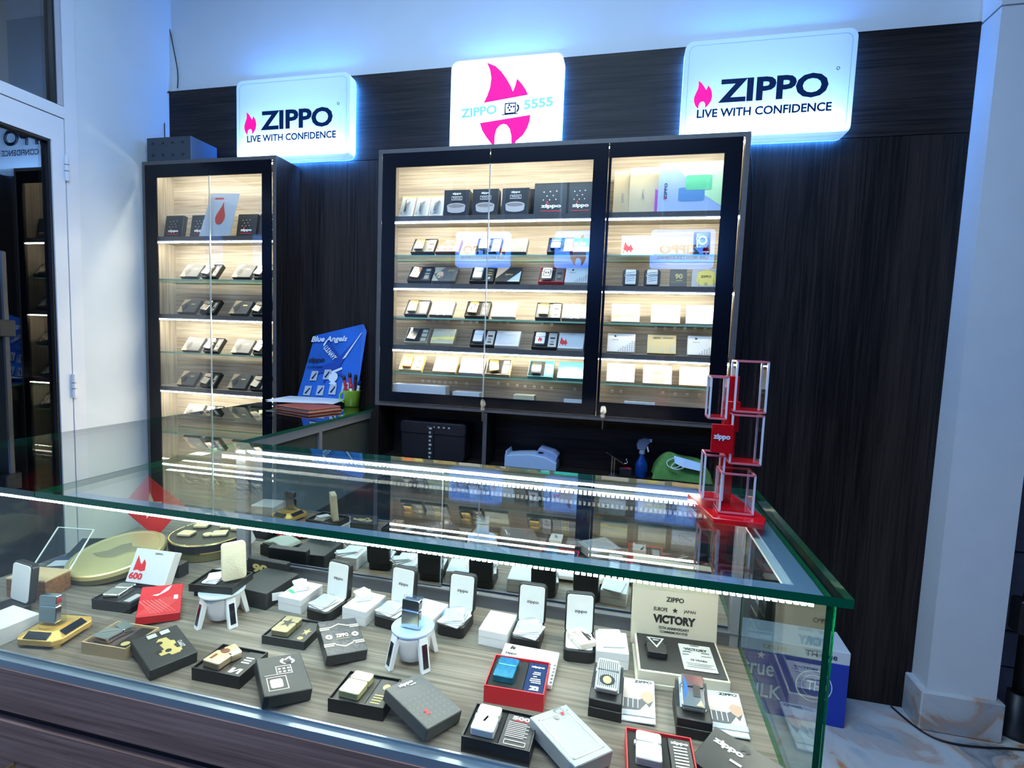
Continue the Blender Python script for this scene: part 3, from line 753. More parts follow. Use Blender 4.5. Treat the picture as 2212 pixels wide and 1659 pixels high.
quad_print(card, v, [sub(DROP, .33, .27, .42, .54)], mat('soft_red_print', (.80, .12, .08), .5), 'drop_emblem')
quad_print(card, v, [sub(disc(20), .41, .30, .28, .22)], WHITE, 'drop_centre', .0016)
quad_print(card, v, [rect(.46, .38, .2, .03), rect(.46, .43, .2, .03), rect(.2, .86, .3, .04)], mat('soft_red_print'), 'small_lettering', .002)

# ---- wide cabinet, top row
XW = dict({'bl0': -0.9178, 'bl1': -0.8521, 'bl2': -0.7893, 'as0': -0.7014, 'as1': -0.5826, 'as2': -0.4622, 'bk0': -0.3251, 'bk1': -0.1825})
for k in range(3):
    n = ('leftmost', 'middle', 'rightmost')[k]
    o = upright(XW[f'bl{k}'] , 1.7855, .060, .104, .002, -.115, mat('pale_backing_card', (.72, .74, .66), .5), 'blister_card', f'pale blister pack on the top shelf, wide cabinet, {n} of three', [('poly', mat('lime_print', (.55, .75, .12), .5), [rect(0, .0, 1, .04), rect(0, .93, 1, .07)], 'green_edge'), ('text', INKG, 'zippo', .12, .18, .30, .07, 80, .02)], lean_=R(66), cat='blister pack', group='blister packs')
    bb_ = obj('blister', MB().prism(rrect(.042, .076, .006, 3, 0, -.006), .0025, .016), CLEARP, o)
    obj('metal_tool', MB().prism(rrect(.010, .046, .004, 3, -.002, -.010), .003, .013).cyl((0, .022, .003), .009, .010, 14), CHROME, o)
for k in range(3):
    n = ('left', 'middle', 'right')[k]
    upright(XW[f'as{k}'], 1.7855, .106, .104, .040, -.115, BX, 'ashtray_box', f'black box with silver dish picture, wide cabinet top shelf, {n} one', [
        ('text', INKW, 'zippo', .5, .84, .34, .10, 0, .04), ('poly', INKW, outline(.30, .60, .42, .14, .012, .02), 'label_frame'), ('text', INKW, 'Ashtray', .51, .67, .32, .08, 0, .01),
        ('poly', mat('dish_print', (.60, .56, .54), .3, .4), [[(.14, .38)] + [(.5 + .36 * math.cos(a * PI / 10), .38 + .11 * math.sin(a * PI / 10)) for a in range(10, -1, -1)] + [(.84, .20)] + [(.5 + .34 * math.cos(a * PI / 10), .20 - .09 * math.sin(a * PI / 10)) for a in range(0, 11)]], 'ashtray_picture'),
        ('poly', mat('dish_inner_print', (.28, .26, .25), .4), [sub(disc(20), .18, .31, .64, .14)], 'ashtray_hollow')], lean_=R(86), group='ashtray boxes')
for k, (x, wd, mt, h) in enumerate(((XW['as0'] + .012, .10, SILVER, .115), (XW['as1'] + .010, .10, SILVER, .113), (XW['as2'] + .012, .10, BX, .120))):
    upright(x, 1.7855, wd, h, .022, -.045, mt, 'storage_box', ('grey box just showing behind the left ashtray box', 'grey box just showing behind the middle ashtray box', 'black box just showing behind the right ashtray box')[k], None, lean_=R(89))
for k, n in ((0, 'beside the ashtray boxes'), (1, 'at the door border, partly hidden')):
    upright(XW[f'bk{k}'] - (.012 if k else 0), 1.7855, .136 if not k else .110, .128, .022, -.095, BX, 'display_box', f'large white-dotted dark box, wide cabinet top shelf, {n}', DOTS, lean_=R(84), group='large dark dotted boxes')

# ---- wide cabinet rows: (kind, x0, x1, ybottom, ...)
S = {}
DATA = [('b0', -0.8344), ('b1', -0.7302), ('b2', -0.5624), ('b3', -0.4567), ('b4', -0.2783), ('b5', -0.1825), ('c0', -0.8475), ('c1', -0.7415), ('c2', -0.584), ('c3', -0.479), ('c4', -0.3077), ('c5', -0.2053), ('d0', -0.8586), ('d1', -0.7496), ('d2', -0.5995), ('d3', -0.4898), ('d4', -0.3142), ('d5', -0.2112), ('e0', -0.8548), ('e1', -0.7424), ('e2', -0.5745), ('e3', -0.4724), ('e4', -0.324), ('e5', -0.2211), ('f0', -0.8757), ('f1', -0.7291), ('f2', -0.6162), ('f3', -0.5051), ('f4', -0.3335), ('f5', -0.2174), ('rb0', 0.0079), ('rb1', 0.2301), ('rc0', -0.0112), ('rc1', 0.0654), ('rc2', 0.1601), ('rc3', 0.2552), ('rd0', -0.0222), ('rd1', 0.1229), ('rd2', 0.2481), ('re0', -0.033), ('re1', 0.1156), ('re2', 0.2601), ('rf0', -0.0286), ('rf1', 0.1067), ('rf2', 0.2387), ('r70', 0.0471)]
X = dict(DATA)
ZB, ZC, ZD, ZE, ZF_ = 1.6335, 1.5205, 1.3845, 1.2715, 1.1575
W1 = 'on row two, wide cabinet'; W2 = 'on row three, wide cabinet'
W3 = 'on row four, wide cabinet'; W4 = 'on row five, wide cabinet'; W5 = 'on row six, wide cabinet'
def T(k, z, where, **a): return shelf_tray(X[k], z, where, **a)
def Lq(k, z, where, m, what, deco=None, **a): return shelf_lid(X[k], z, where, m, what, deco, **a)
T('b0', ZB, W1, what='black-lined tray with gold lighter', lm=GOLD, foam=GREYC, acc=GREYC, lighter_what='gold lighter')
Lq('b1', ZB, W1, BROWN, 'brown box with cream letters', [('text', CREAM, 'ZIPPO', .5, .84, .4, .13, 0, .03), ('text', CREAM, "Father's Day", .58, .66, .7, .13, 0, .02), ('poly', PEACH, [sub(disc(8), .08, .18, .3, .34), sub(disc(8), .38, .2, .3, .34), sub(disc(8), .66, .18, .28, .34)], 'pale_figures'), ('poly', CREAM, [rect(.05, .04, .9, .12)], 'pale_band')])
T('b2', ZB, W1, what='black tray with white lighter and card', lm=mat('white_lacquer', (.85, .86, .88), .2), acc=WHITE, lighter_what='white lighter')
Lq('b3', ZB, W1, GREYC, 'grey box with gold emblem and rays', [('poly', GOLDP, [sub(disc(14), .32, .38, .3, .5), rect(.42, .2, .12, .12)], 'gold_emblem'), ('poly', CREAM, [[(.95, .5), (.80, 1), (.86, 1)], [(.95, .5), (.80, 0), (.86, 0)], [(.95, .5), (.78, .68), (.78, .58)], [(.95, .5), (.78, .40), (.78, .30)], [(.95, .5), (.93, 1), (.98, 1)], [(.95, .5), (.93, 0), (.98, 0)]], 'gold_rays'), ('poly', INKB, [sub(disc(8), .39, .62, .06, .08), sub(disc(8), .49, .62, .06, .08)], 'dark_print')])
SL = [('poly', TEALL, [rect(.0, .0, 1, .35)], 'pale_band'), ('text', INKW, 'SLIM', .5, .56, .45, .24, 0, .05)]
T('b4', ZB, W1, what='dark tray with teal card', m=BLACK, foam=NAVY, lm=mat('dark_blue_metal', (.05, .12, .28), .25, .6), acc=TEALL, accd=[('text', INKW, 'SLIM', .5, .45, .6, .2, 0, .05)], lighter_what='dark blue lighter', ldeco=[('poly', INKW, [rect(.2, .1 + .2 * i, .6, .08) for i in range(4)], 'white_stripes')])
Lq('b5', ZB, W1, TEAL, 'teal box with white lettering', SL)
T('c0', ZC, W2, what='black tray with copper lighter', lm=mat('copper_metal', (.85, .52, .35), .25, .8), acc=BLACK, open_=-8, lighter_what='copper lighter', accd=[('poly', CREAM, [rect(.2, .08, .6, .3), rect(.2, .45, .6, .12), rect(.2, .7, .6, .2)], 'pale_label')])
Lq('c1', ZC, W2, GREYC, 'grey box with gold corners and oval emblem', [('poly', CREAM, [[(0, 0), (.3, 0), (.04, .45), (0, .5)], [(.02, .55), (.06, .5), (.42, .95), (.4, 1), (0, 1)]], 'gold_corner'), ('poly', PEACH, [sub(disc(12), .14, .2, .3, .5)], 'oval_emblem'), ('poly', INKB, [sub(disc(6), .2, .3, .06, .1), sub(disc(6), .32, .25, .06, .1)], 'dark_dots'), ('text', GOLDP, 'ZIPPO', .72, .74, .28, .1, 0, .03)])
T('c2', ZC, W2, what='black tray with cream lighter', lm=mat('cream_lacquer', (.86, .78, .68), .3), acc=DGREY, lighter_what='cream lighter', accd=[('poly', GOLDP, [rect(.2, .8, .6, .08), rect(.25, .6, .5, .06), rect(.2, .42, .6, .1)], 'gold_lines'), ('poly', INKW, [sub(disc(10), .35, .1, .3, .2)], 'round_mark')])
Lq('c3', ZC, W2, DGREY, 'grey box with peach and pale blue corners', [('poly', PEACH, [[(0, .2), (0, 1), (.5, 1)]], 'peach_corner'), ('poly', mat('pale_blue_print', (.55, .68, .90), .5), [[(.5, 0), (1, 0), (1, .75)]], 'blue_corner'), ('text', GOLDP, 'ZIPPO', .52, .48, .32, .12, 0, .03)])
T('c4', ZC, W2, what='red-rimmed tray with cream lighter', m=RED, foam=BLACK, lm=mat('cream_lacquer'), acc=GREYC, lighter_what='cream lighter with black drawing', ldeco=[('poly', INKB, outline(.15, .15, .7, .7, .06, .05) + [sub(disc(8), .3, .4, .15, .2), sub(disc(8), .55, .4, .15, .2)], 'engraving')])
ZD_ = [('poly', INKB, ZIG, 'zigzag_pattern'), ('poly', INKB, [sub(FLAME, .24, .78, .08, .15)], 'flame_emblem'), ('text', INKG, 'ZIPPO', .28, .66, .24, .07, 0, .01)]
Lq('c5', ZC, W2, WHITE, 'white box with black zigzag corner', ZD_)
ORN = [('poly', CREAM, [rect(.36, 0, .06, 1), rect(.62, 0, .06, 1), sub(disc(16), .36, .32, .32, .4)], 'pale_ornament'), ('poly', GOLDP, [sub(disc(16), .42, .4, .2, .24), rect(.44, .76, .16, .16), rect(.44, .06, .16, .16)], 'gold_ornament'), ('poly', SILVER, [sub(disc(6), .04 + .1 * i, .08 + .17 * j, .05, .09) for i in (0, 1, 2, 6.9, 7.9, 8.7) for j in range(5)], 'dot_ornament')]
T('d0', ZD, W3, what='grey-lined tray with gold lighter', foam=GREYC, lm=GOLD, acc=GREYC, lighter_what='gold lighter', accd=[('poly', GOLDP, [sub(disc(10), .2, .55, .6, .35)], 'gold_mark'), ('poly', CREAM, [rect(.1, .05, .8, .35)], 'pale_label')])
Lq('d1', ZD, W3, GREYC, 'grey and cream ornate patterned box, leftmost,', ORN)
T('d2', ZD, W3, what='black tray with gold figured lighter', lm=GOLD, acc=DGREY, open_=-4, lighter_what='gold figured lighter', ldeco=[('poly', INKB, [sub(disc(7), .2, .2, .3, .3), sub(disc(7), .5, .5, .3, .3)], 'engraving')], accd=[('poly', GOLDP, [sub(disc(8), .25, .08, .5, .22), sub(disc(8), .25, .4, .5, .22), sub(disc(8), .25, .72, .5, .22)], 'gold_mark')])
SCR = [('text', INKG, 'Zippo', .45, .52, .55, .30, 18, .01, .3), ('poly', INKG, [rect(.3, .22, .4, .02), [(.0, .7), (.03, .7), (.25, 1), (.22, 1)], [(.78, 0), (.81, 0), (1, .3), (.97, .3)]], 'grey_lines')]
Lq('d3', ZD, W3, CREAM, 'cream box with slanted script lettering', SCR)
T('d4', ZD, W3, what='grey-lined tray with gold and white lighter', foam=GREYC, lm=GOLD, acc=SILVER, lighter_what='gold and white lighter')
Lq('d5', ZD, W3, GREYC, 'grey and cream ornate patterned box, by the middle border,', ORN)
T('e0', ZE, W4, what='tan-rimmed tray with silver lighter', m=CREAM, lm=CHROME, acc=BLACK, open_=-6, lighter_what='silver lighter with open lid', accd=[('poly', CREAM, [rect(.15, .05, .7, .25), rect(.15, .38, .7, .25), rect(.15, .7, .7, .22)], 'pale_fitting')])
YB_ = [('poly', YELLOW, [[(0, .22), (.2, .2), (.35, .32), (.6, .26), (1, .30), (1, .48), (.5, .44), (.2, .40), (0, .38)]], 'yellow_band'), ('poly', SILVER, outline(.70, .5, .09, .14, .015, .02), 'square_mark'), ('text', INKG, 'ZIPPO', .85, .9, .2, .07, 0, .01)]
Lq('e1', ZE, W4, CREAM, 'cream box with a yellow band', YB_)
T('e2', ZE, W4, what='black tray with white lighter and grey card', lm=mat('white_lacquer'), acc=SILVER, lighter_what='white lighter')
Lq('e3', ZE, W4, WHITE, 'white box with a thin grey square outline', [('poly', SILVER, outline(.18, .15, .66, .6, .02, .03), 'grey_outline'), ('poly', PEACH, [sub(disc(6), .2, .82, .08, .1)], 'small_mark')])
T('e4', ZE, W4, what='black tray with white and red lighter', lm=mat('white_lacquer'), acc=SILVER, lighter_what='white lighter with red flame', ldeco=[('poly', INKR, [sub(FLAME, .3, .1, .4, .5)], 'flame_emblem')])
FL6 = [('poly', INKR, [[(.06, .30), (.10, .72), (.19, .50), (.25, .46), (.28, .60), (.37, .30), (.30, .24), (.13, .24)], sub(disc(8), .05, .15, .05, .07), sub(disc(8), .16, .16, .05, .09), sub(disc(8), .27, .16, .05, .09)], 'flame_emblem'), ('text', INKG, 'ZIPPO', .52, .90, .2, .04, 0, .0)]
Lq('e5', ZE, W4, WHITE, 'white box with a red spiky flame emblem', FL6)
T('f0', ZF_, W5, what='gold tray with orange lighter', m=GOLDP, foam=TAN, lm=ORANGE, acc=YELLOW, lighter_what='orange lighter')
FOR = [('poly', CREAM, [[(u, .12), (u + .07, .12), (u + .035, v)] for u, v in ((.05, .5), (.12, .78), (.24, .42), (.36, .36), (.5, .48), (.6, .38), (.76, .55), (.84, .72), (.9, .45))], 'tree_row'), ('text', BROWN, 'ZIPPO', .32, .82, .26, .10, 0, .03), ('poly', BROWN, [rect(.54, .82, .34, .03)], 'small_line')]
Lq('f1', ZF_, W5, mat('gold_card', (.66, .52, .26), .4, .3), 'gold box with a row of pale trees', FOR)
Lq('f2', ZF_, W5, WHITE, 'white box with a thin gold row', [('poly', GOLDP, [rect(.1 + .08 * i, .30, .06, .10 + .05 * (i % 3)) for i in range(10)], 'gold_row'), ('poly', SILVER, outline(.72, .55, .08, .12, .015, .02), 'square_mark')])
T('f3', ZF_, W5, what='tan-rimmed tray with gold lighter', m=TAN, lm=GOLD, acc=BLACK, open_=10, lighter_what='gold lighter', accd=[('poly', CREAM, [rect(.15, .05, .7, .25), rect(.15, .38, .7, .25), rect(.15, .7, .7, .22)], 'pale_fitting')])
T('f4', ZF_, W5, what='teal-rimmed tray with teal card', m=mat('teal_rim', (.10, .42, .38), .4), lm=CHROME, acc=TEAL, lighter_what='slim silver lighter', accd=[('text', INKW, 'SLIM', .5, .45, .6, .2, 0, .05), ('poly', TEALL, [rect(0, .7, 1, .1)], 'pale_band')])
Lq('f5', ZF_, W5, TEAL, 'teal box with white lettering', SL)
# right-hand bay
R1 = 'on row two, right-hand door'; R2 = 'on row three, right-hand door'
R3 = 'on row four, right-hand door'; R4 = 'on row five, right-hand door'; R5 = 'on row six, right-hand door'
upright(X['rb0'], ZB, .118, .078, .012, -.10, WHITE, 'gift_box', f'white box with a red spiky flame emblem {R1}', FL6, lean_=R(78))
sb = lid('lighter_case', f'clear-cornered black case holding a dark lighter {R1}', lean(X['rb1'], ZB, .080, 0, R(76)), .056, .080, .020, BLACK, [('poly', INKW, [rect(.55, .03, .4, .05)], 'white_tag')], 'case')
lighter(f'dark silver lighter with a ring emblem in the black case {R1}', off(lean(X['rb1'], ZB, .080, 0, R(76)), 0, .002, .0205), mat('dark_chrome', (.35, .38, .45), .15, .9), [('poly', INKW, [[(.5 + .4 * math.cos(a), .5 + .34 * math.sin(a)) for a in [i * PI / 8 for i in range(17)]] + [(.5 + .28 * math.cos(a), .5 + .22 * math.sin(a)) for a in [i * PI / 8 for i in range(16, -1, -1)]]], 'ring_emblem')])
for k, e_ in ((0, 'left'), (1, 'right')):
    M = lean(X[f'rc{k}'], ZC, .060, 0, R(78))
    o = link('lighter_case', MB().prism(rrect(.058, .062, .010, 4), 0, .012).mesh('lighter_case', BLACK, .001)); setm(o, M); tag(o, f'small black rounded case {R2}, {e_} of the two', 'case')
    lighter(f'silver engraved lighter in the small black case {R2}, {e_} one', off(M, 0, -.002, .0125), SILVER, [('poly', CHROME, [[(.1, .2 + .15 * i), (.9, .3 + .15 * i), (.9, .26 + .15 * i), (.1, .15 + .15 * i)] for i in range(5)], 'engraving')])
upright(X['rc2'], ZC, .058, .066, .020, -.10, GREYC, 'gift_box', f'grey box with a gold 90 {R2}', [('text', GOLDP, '90', .52, .58, .46, .30, 0, .04), ('poly', GOLDP, [rect(.35, .32, .38, .04), rect(0, .24, 1, .015)], 'gold_line')], lean_=R(80))
ZP = [('poly', YELLOW, [[(.15, .35), (.22, .80), (.5, .95), (.8, .80), (.87, .35), (.8, .15), (.5, .02), (.22, .15)]], 'yellow_plaque'), ('text', BROWN, 'ZIPPO', .5, .56, .38, .14, 0, .03), ('poly', GOLDP, [sub(disc(10), .42, .04, .16, .2), rect(.24, 0, .03, .4), rect(.76, 0, .03, .4)], 'gold_ornament')]
upright(X['rc3'], ZC, .096, .068, .020, -.10, SILVER, 'gift_box', f'grey box with a round yellow plaque {R2}', ZP, lean_=R(80))
def U(k, z, m, label, deco): return upright(X[k], z, .104, .072, .020, -.10, m, 'gift_box', label, deco, lean_=R(74))
U('rd0', ZD, CREAM, f'cream box with a yellow band {R3}', YB_)
U('rd1', ZD, CREAM, f'plain cream box with tiny grey marks {R3}', [('text', INKG, 'ZIPPO', .5, .88, .22, .06, 0, .01), ('poly', INKG, [rect(.40, .68, .10, .05), rect(.5, .22, .01, .3), rect(.3, .08, .36, .015), rect(.08, .12, .08, .08)], 'grey_marks')])
U('rd2', ZD, WHITE, f'white box with slanted script lettering {R3}', SCR)
U('re0', ZE, WHITE, f'white box with black zigzag corner {R4}, left', ZD_)
U('re1', ZE, mat('gold_card'), f'gold box with a row of pale trees {R4}', FOR)
U('re2', ZE, WHITE, f'white box with black zigzag corner {R4}, right', ZD_)
U('rf0', ZF_, WHITE, f'white box with a tiny gold mark {R5}', [('poly', GOLDP, [sub(disc(8), .15, .62, .14, .22)], 'gold_mark')])
U('rf1', ZF_, SILVER, f'grey box with a yellow plaque {R5}', ZP)
U('rf2', ZF_, PEACH, f'peach picture box with pale shapes {R5}', [('poly', CREAM, [rect(.1, .5, .18, .22), rect(.34, .4, .28, .3), sub(disc(10), .68, .38, .22, .28), rect(.1, .05, .85, .14)], 'pale_shapes'), ('poly', YELLOW, [rect(.3, .84, .5, .06)], 'yellow_line')])
# tall boxes top right
for k, (a, b, z0, z1) in enumerate((-0.0942, -0.0339, 0, 0) for _ in (0,)):
    upright((a + b) / 2 + .03, 1.7855, .118, .172, .020, -.055, CREAM, 'carton', 'tall cream carton at the left on the top shelf, right-hand door', [('text', INKG, 'ZIPPO', .30, .42, .3, .05, 90, .01)], lean_=R(90))
upright(0.0511, 1.7855, .170, .176, .016, -.078, CREAM, 'carton', 'tall cream carton with purple corner, second from left behind the right-hand door', [
    ('poly', mat('purple_print', (.42, .10, .55), .5), [[(.55, 0), (.95, 0), (.95, .30), (.80, .40), (.55, .55)]], 'purple_shape'), ('poly', mat('mauve_print', (.55, .30, .42), .5), [[(.65, 1), (1, 1), (1, .78)]], 'mauve_corner'),
    ('poly', mat('pink_metal_print', (.62, .22, .35), .4), [rect(.70, .32, .26, .30)], 'lighter_picture'), ('text', INKG, 'ZIPPO', .30, .44, .22, .05, 90, .01)], lean_=R(90))
g_ = upright(0.1873, 1.7855, .236, .180, .006, -.108, mat('sky_blue_card', (.36, .52, .86), .45), 'display_card', 'large blue and green card with two lighter pictures, top shelf, right-hand door', [
    ('poly', mat('pale_green_print', (.52, .88, .55), .45), [[(.17, 1), (1, 1), (1, .06), (.62, .40)]], 'green_area'), ('poly', mat('mid_blue_print', (.10, .28, .62), .4), [sub(rrect(1, 1, .1, 3, .5, .5), .30, .24, .38, .26)], 'blue_lighter_picture'),
    ('poly', mat('mid_green_print', (.14, .62, .34), .4), [sub(rrect(1, 1, .1, 3, .5, .5), .40, .45, .38, .29)], 'green_lighter_picture'), ('text', NAVY, 'ZIPPO', .11, .44, .24, .06, 90, .02), ('poly', INKR, [sub(FLAME, .085, .27, .04, .05)], 'flame_emblem')], lean_=R(88), cat='card')
# bottom floor of the wide cabinet
tag(obj('long_white_box', MB().box(-0.9524, -0.7211, -.125, -.075, 1.0355, 1.108), WHITE, bevel=.001), 'long low white box at the bottom left of the wide cabinet', 'box')
tag(obj('flat_white_box', MB().box(-0.6907, -0.5771, -.125, -.07, 1.0355, 1.090), WHITE, bevel=.001), 'smaller white box on the wide cabinet bottom, beside the door seam', 'box')
tag(obj('flat_yellow_box', MB().box(-0.4379, -0.3542, -.125, -.07, 1.0355, 1.092), CREAM, bevel=.001), 'pale yellow striped box on the wide cabinet bottom', 'box')
tag(obj('white_label_card', MB().box(-0.236, -0.1651, -.132, -.125, 1.0355, 1.089), WHITE), 'white card standing at the bottom right of the second door', 'card')
tag(obj('white_label_card', MB().box(-0.009, 0.1014, -.132, -.125, 1.0355, 1.094), WHITE), 'white card standing at the bottom behind the right-hand door', 'card')


# rows of tiny tags at the back of the dimmer compartments
TG = [(-0.8695, -0.02, 1.1136), (-0.8417, -0.02, 1.1131), (-0.8161, -0.02, 1.1125), (-0.7928, -0.02, 1.1118), (-0.7654, -0.02, 1.1113), (-0.7424, -0.02, 1.1126), (-0.7174, -0.02, 1.1139), (-0.6697, -0.02, 1.1126), (-0.53, -0.02, 1.1223), (-0.488, -0.02, 1.1188), (-0.4484, -0.02, 1.1171), (-0.415, -0.02, 1.1152), (-0.376, -0.02, 1.1155), (-0.3432, -0.02, 1.1154), (-0.3048, -0.02, 1.1138), (-0.2084, -0.02, 1.1156), (-0.0593, -0.02, 1.1168), (-0.025, -0.02, 1.1169), (0.1355, -0.02, 1.1209), (0.1823, -0.02, 1.1183), (0.2267, -0.02, 1.1192), (0.2723, -0.02, 1.1201), (-0.8653, -0.02, 1.3768), (-0.8273, -0.02, 1.3759), (-0.7958, -0.02, 1.3767), (-0.7583, -0.02, 1.3758), (-0.6964, -0.02, 1.3737), (-0.6597, -0.02, 1.3747), (-0.6312, -0.02, 1.3736), (-0.5313, -0.02, 1.3764), (-0.4997, -0.02, 1.3773), (-0.3544, -0.02, 1.3777), (-0.3143, -0.02, 1.3732), (0.0947, -0.02, 1.371), (0.1293, -0.02, 1.3703), (0.1651, -0.02, 1.3714), (0.2025, -0.02, 1.3708), (0.2394, -0.02, 1.3719), (0.276, -0.02, 1.3731)]
TGM = MB().box(-.0050, .0050, -.001, .001, 0, .011).mesh('price_clip', WHITE)
TGC = MB().box(-.0035, .0035, -.0016, -.0011, .002, .006).mesh('clip_slot', INKG)
ORD = ['first', 'second', 'third', 'fourth', 'fifth', 'sixth', 'seventh', 'eighth', 'ninth', 'tenth', 'eleventh', 'twelfth']
SEEN = {}
for i, (x, y, z) in enumerate(TG):
    low = z < 1.2
    dn = 'left' if x < -.552 else 'middle' if x < -.11 else 'right'
    SEEN[(low, dn)] = SEEN.get((low, dn), -1) + 1
    q_ = link('price_clip', TGM, None, (x, -.0095, z - .004))
    tag(q_, f'{ORD[SEEN[(low, dn)]]} tiny white clip from the left, ' + ('bottom row' if low else 'row five') + f', {dn} wide cabinet door', 'clip', 'tiny white clips, ' + ('bottom row' if low else 'row five'))
    link('clip_slot', TGC, q_)

# ================================================================== ITEMS IN THE CASE
ZF0 = CZ
def T3(x, y, z=ZF0, a=0): return Matrix.Translation((x, y, z)) @ Matrix.Rotation(R(a), 4, 'Z')
def TE(loc, rot): return Matrix.Translation(loc) @ Euler(rot).to_matrix().to_4x4()
CG = None
def ctray(label, x, y, a, m, foam, acc, lm, llabel, accd=None, w=.100, d=.076, h=.024, la=0, ldeco=None, ltilt=0, split=.64, lx=0, foam_deco=None):
    M = T3(x, y, ZF0, a)
    o, fx = tray(label, M, w, d, h, m, foam, acc, accd, split, None, 'gift_tray', .0, foam_deco)
    lighter(llabel, off(M, fx + lx, 0, h - .0035, R(la)), lm, ldeco, tilt=ltilt)
    return o
ctray('black open tray holding a silver lighter with blue edge, left end of the case', -1.102, -1.171, 4, BLACK, DGREY, DGREY, CHROME, 'silver lighter lying in the black tray before the red box', [('poly', SILVER, [rect(.2, .1, .5, .5)], 'paper_slip')], la=8)
ctray('tan open box with dark lining holding a silver lighter', -.958, -1.302, 3, TAN, mat('brown_lining', (.09, .06, .06), .8), BLACK, CHROME, 'silver engraved lighter lying in the tan box', [('poly', GOLDP, [sub(disc(10), .25, .1, .5, .22)], 'gold_mark')], la=-3, ltilt=-16, ldeco=[('poly', INKG, [[(.2, .2), (.8, .5), (.75, .55), (.15, .25)]], 'engraving')])
ctray('black open tray with a gold figured lighter, left of the flame-lighter lid', -.695, -1.309, 1, BLACK, BLACK, DGREY, mat('gold_black_metal', (.80, .62, .40), .3, .8), 'gold and red figured lighter in the black tray', [('poly', INKW, [[(.1, .08), (.3, .08), (.6, .24), (.6, .08), (.75, .08), (.75, .28), (.55, .28), (.3, .14), (.3, .28), (.1, .28)], rect(.2, .5, .5, .05), rect(.2, .6, .5, .05), rect(.2, .7, .5, .05)], 'white_lettering')], la=-6, ltilt=-25, ldeco=[('poly', BROWN, [sub(disc(7), .2, .5, .5, .3), rect(.2, .1, .15, .3)], 'engraving')])
ctray('dark grey open tray with an antique brass lighter, behind the patterned lid', -.655, -1.179, 2, DGREY, DGREY, DGREY, mat('old_brass', (.45, .40, .24), .35, .7), 'antique brass lighter with star burst in the dark grey tray', [('poly', GOLDP, [sub(STAR, .2, .3, .6, .4), sub(disc(8), .3, .08, .4, .16)], 'gold_mark')], w=.096, h=.018, ldeco=[('poly', INKB, [sub(STAR, .1, .2, .8, .7)], 'burst_engraving')])
ctray('black open tray with a pale gold map lighter, beside the red letter lid', -.416, -1.312, 2, BLACK, DGREY, BLACK, mat('pale_gold2', (.88, .84, .45), .25, .7), 'pale gold lighter lying in the front black tray', [('poly', YELLOW, [rect(.2, .1 + .09 * i, .5, .03) for i in range(4)] + [sub(disc(8), .35, .6, .4, .22)], 'gold_marks')], la=-4, ldeco=[('poly', CHROME, [[(.1, .1), (.5, .1), (.3, .4)]], 'inlay')])
ctray('red box with black lining holding a turquoise lighter', -.166, -1.21, 2, RED, FOAM, NAVY, BLUEM, 'turquoise carved lighter standing proud in the red box', [('text', INKW, 'zippo', .5, .84, .72, .08, 0, .05), ('text', INKW, 'Zi', .5, .14, .5, .13, 0, .08), ('poly', INKW, [rect(.35, .64, .35, .03), rect(.3, .58, .4, .03), rect(.35, .50, .2, .03), rect(.25, .42, .5, .03), rect(.22, .36, .56, .03), rect(.3, .30, .5, .03)], 'white_lettering')], w=.106, d=.092, h=.032, la=-3, lx=-.004)
ctray('long black open tray with a white lighter and a 500 card, front of the case', -.166, -1.335, -1, BLACK, FOAM, mat('dark_card', (.03, .03, .035), .5), mat('white_lacquer'), 'white lighter lying in the 500 tray', [('text', INKW, '500', .5, .88, .6, .12, 0, .05), ('poly', INKR, [rect(.25, .78, .5, .025)], 'red_line'), ('poly', INKW, [rect(.12, .72 - .055 * i, .62 + .1 * (i % 2), .02) for i in range(9)] + outline(.15, .05, .7, .14, .02, .02), 'white_lettering')], w=.108, d=.076, h=.026, split=.52, foam_deco=[('text', INKW, '500', .45, .90, .55, .11, 0, .05)], ldeco=[('poly', SILVER, [[(.3, .1), (.4, .1), (.75, .9), (.65, .9)], sub(disc(10), .3, .3, .3, .3)], 'engraving')])
ctray('red box with black lining at the front edge holding a silver patterned lighter', .078, -1.328, 2, RED, FOAM, DGREY, SILVER, 'silver patterned lighter in the front red box', [('text', INKW, 'zippo', .5, .86, .8, .10, 0, .04), ('poly', INKW, [rect(.2, .74 - .08 * i, .6, .035) for i in range(7)], 'white_lettering')], w=.100, d=.084, h=.030, la=-3, ldeco=[('poly', CHROME, [[(.5, 1), (.7, 1), (.9, .4), (.8, .4)], [(.1, 0), (.3, .2), (.6, .1), (.9, .2), (.9, 0)]], 'engraving')])

def clid(name, label, loc, rot, w, d, h, m, deco=None): return lid(name, label, TE(loc, rot), w, d, h, m, deco)
clid('gift_box', 'red box lid with diamond pattern and white flame leaning on a black tray', (-.9946, -1.1821, .6766), (.159, .100, .763), .08, .11, .02, RED, [
    ('poly', mat('pale_red_print', (.75, .22, .20), .5), [[(u, .05), (u + .012, .05), (min(1, u + .5), .55), (min(1, u + .488), .55)] for u in [i * .07 for i in range(8)]] + [[(u, .05), (u - .012, .05), (max(0, u - .45), .50), (max(0, u - .44), .52)] for u in [.35 + i * .09 for i in range(7)]], 'diamond_pattern'),
    ('poly', INKW, [[(.28, .66), (.45, .70), (.62, .90), (.72, .96), (.66, .80), (.56, .72), (.40, .62)], rect(.80, .46, .10, .14)], 'flame_emblem')])
TRK = [[(.2, .32), (.2, .52), (.28, .56), (.28, .74), (.44, .78), (.44, .60), (.58, .62), (.74, .66), (.82, .58), (.80, .40), (.66, .36), (.62, .28), (.52, .28), (.48, .36), (.36, .33), (.34, .25), (.25, .25), (.23, .31)]]
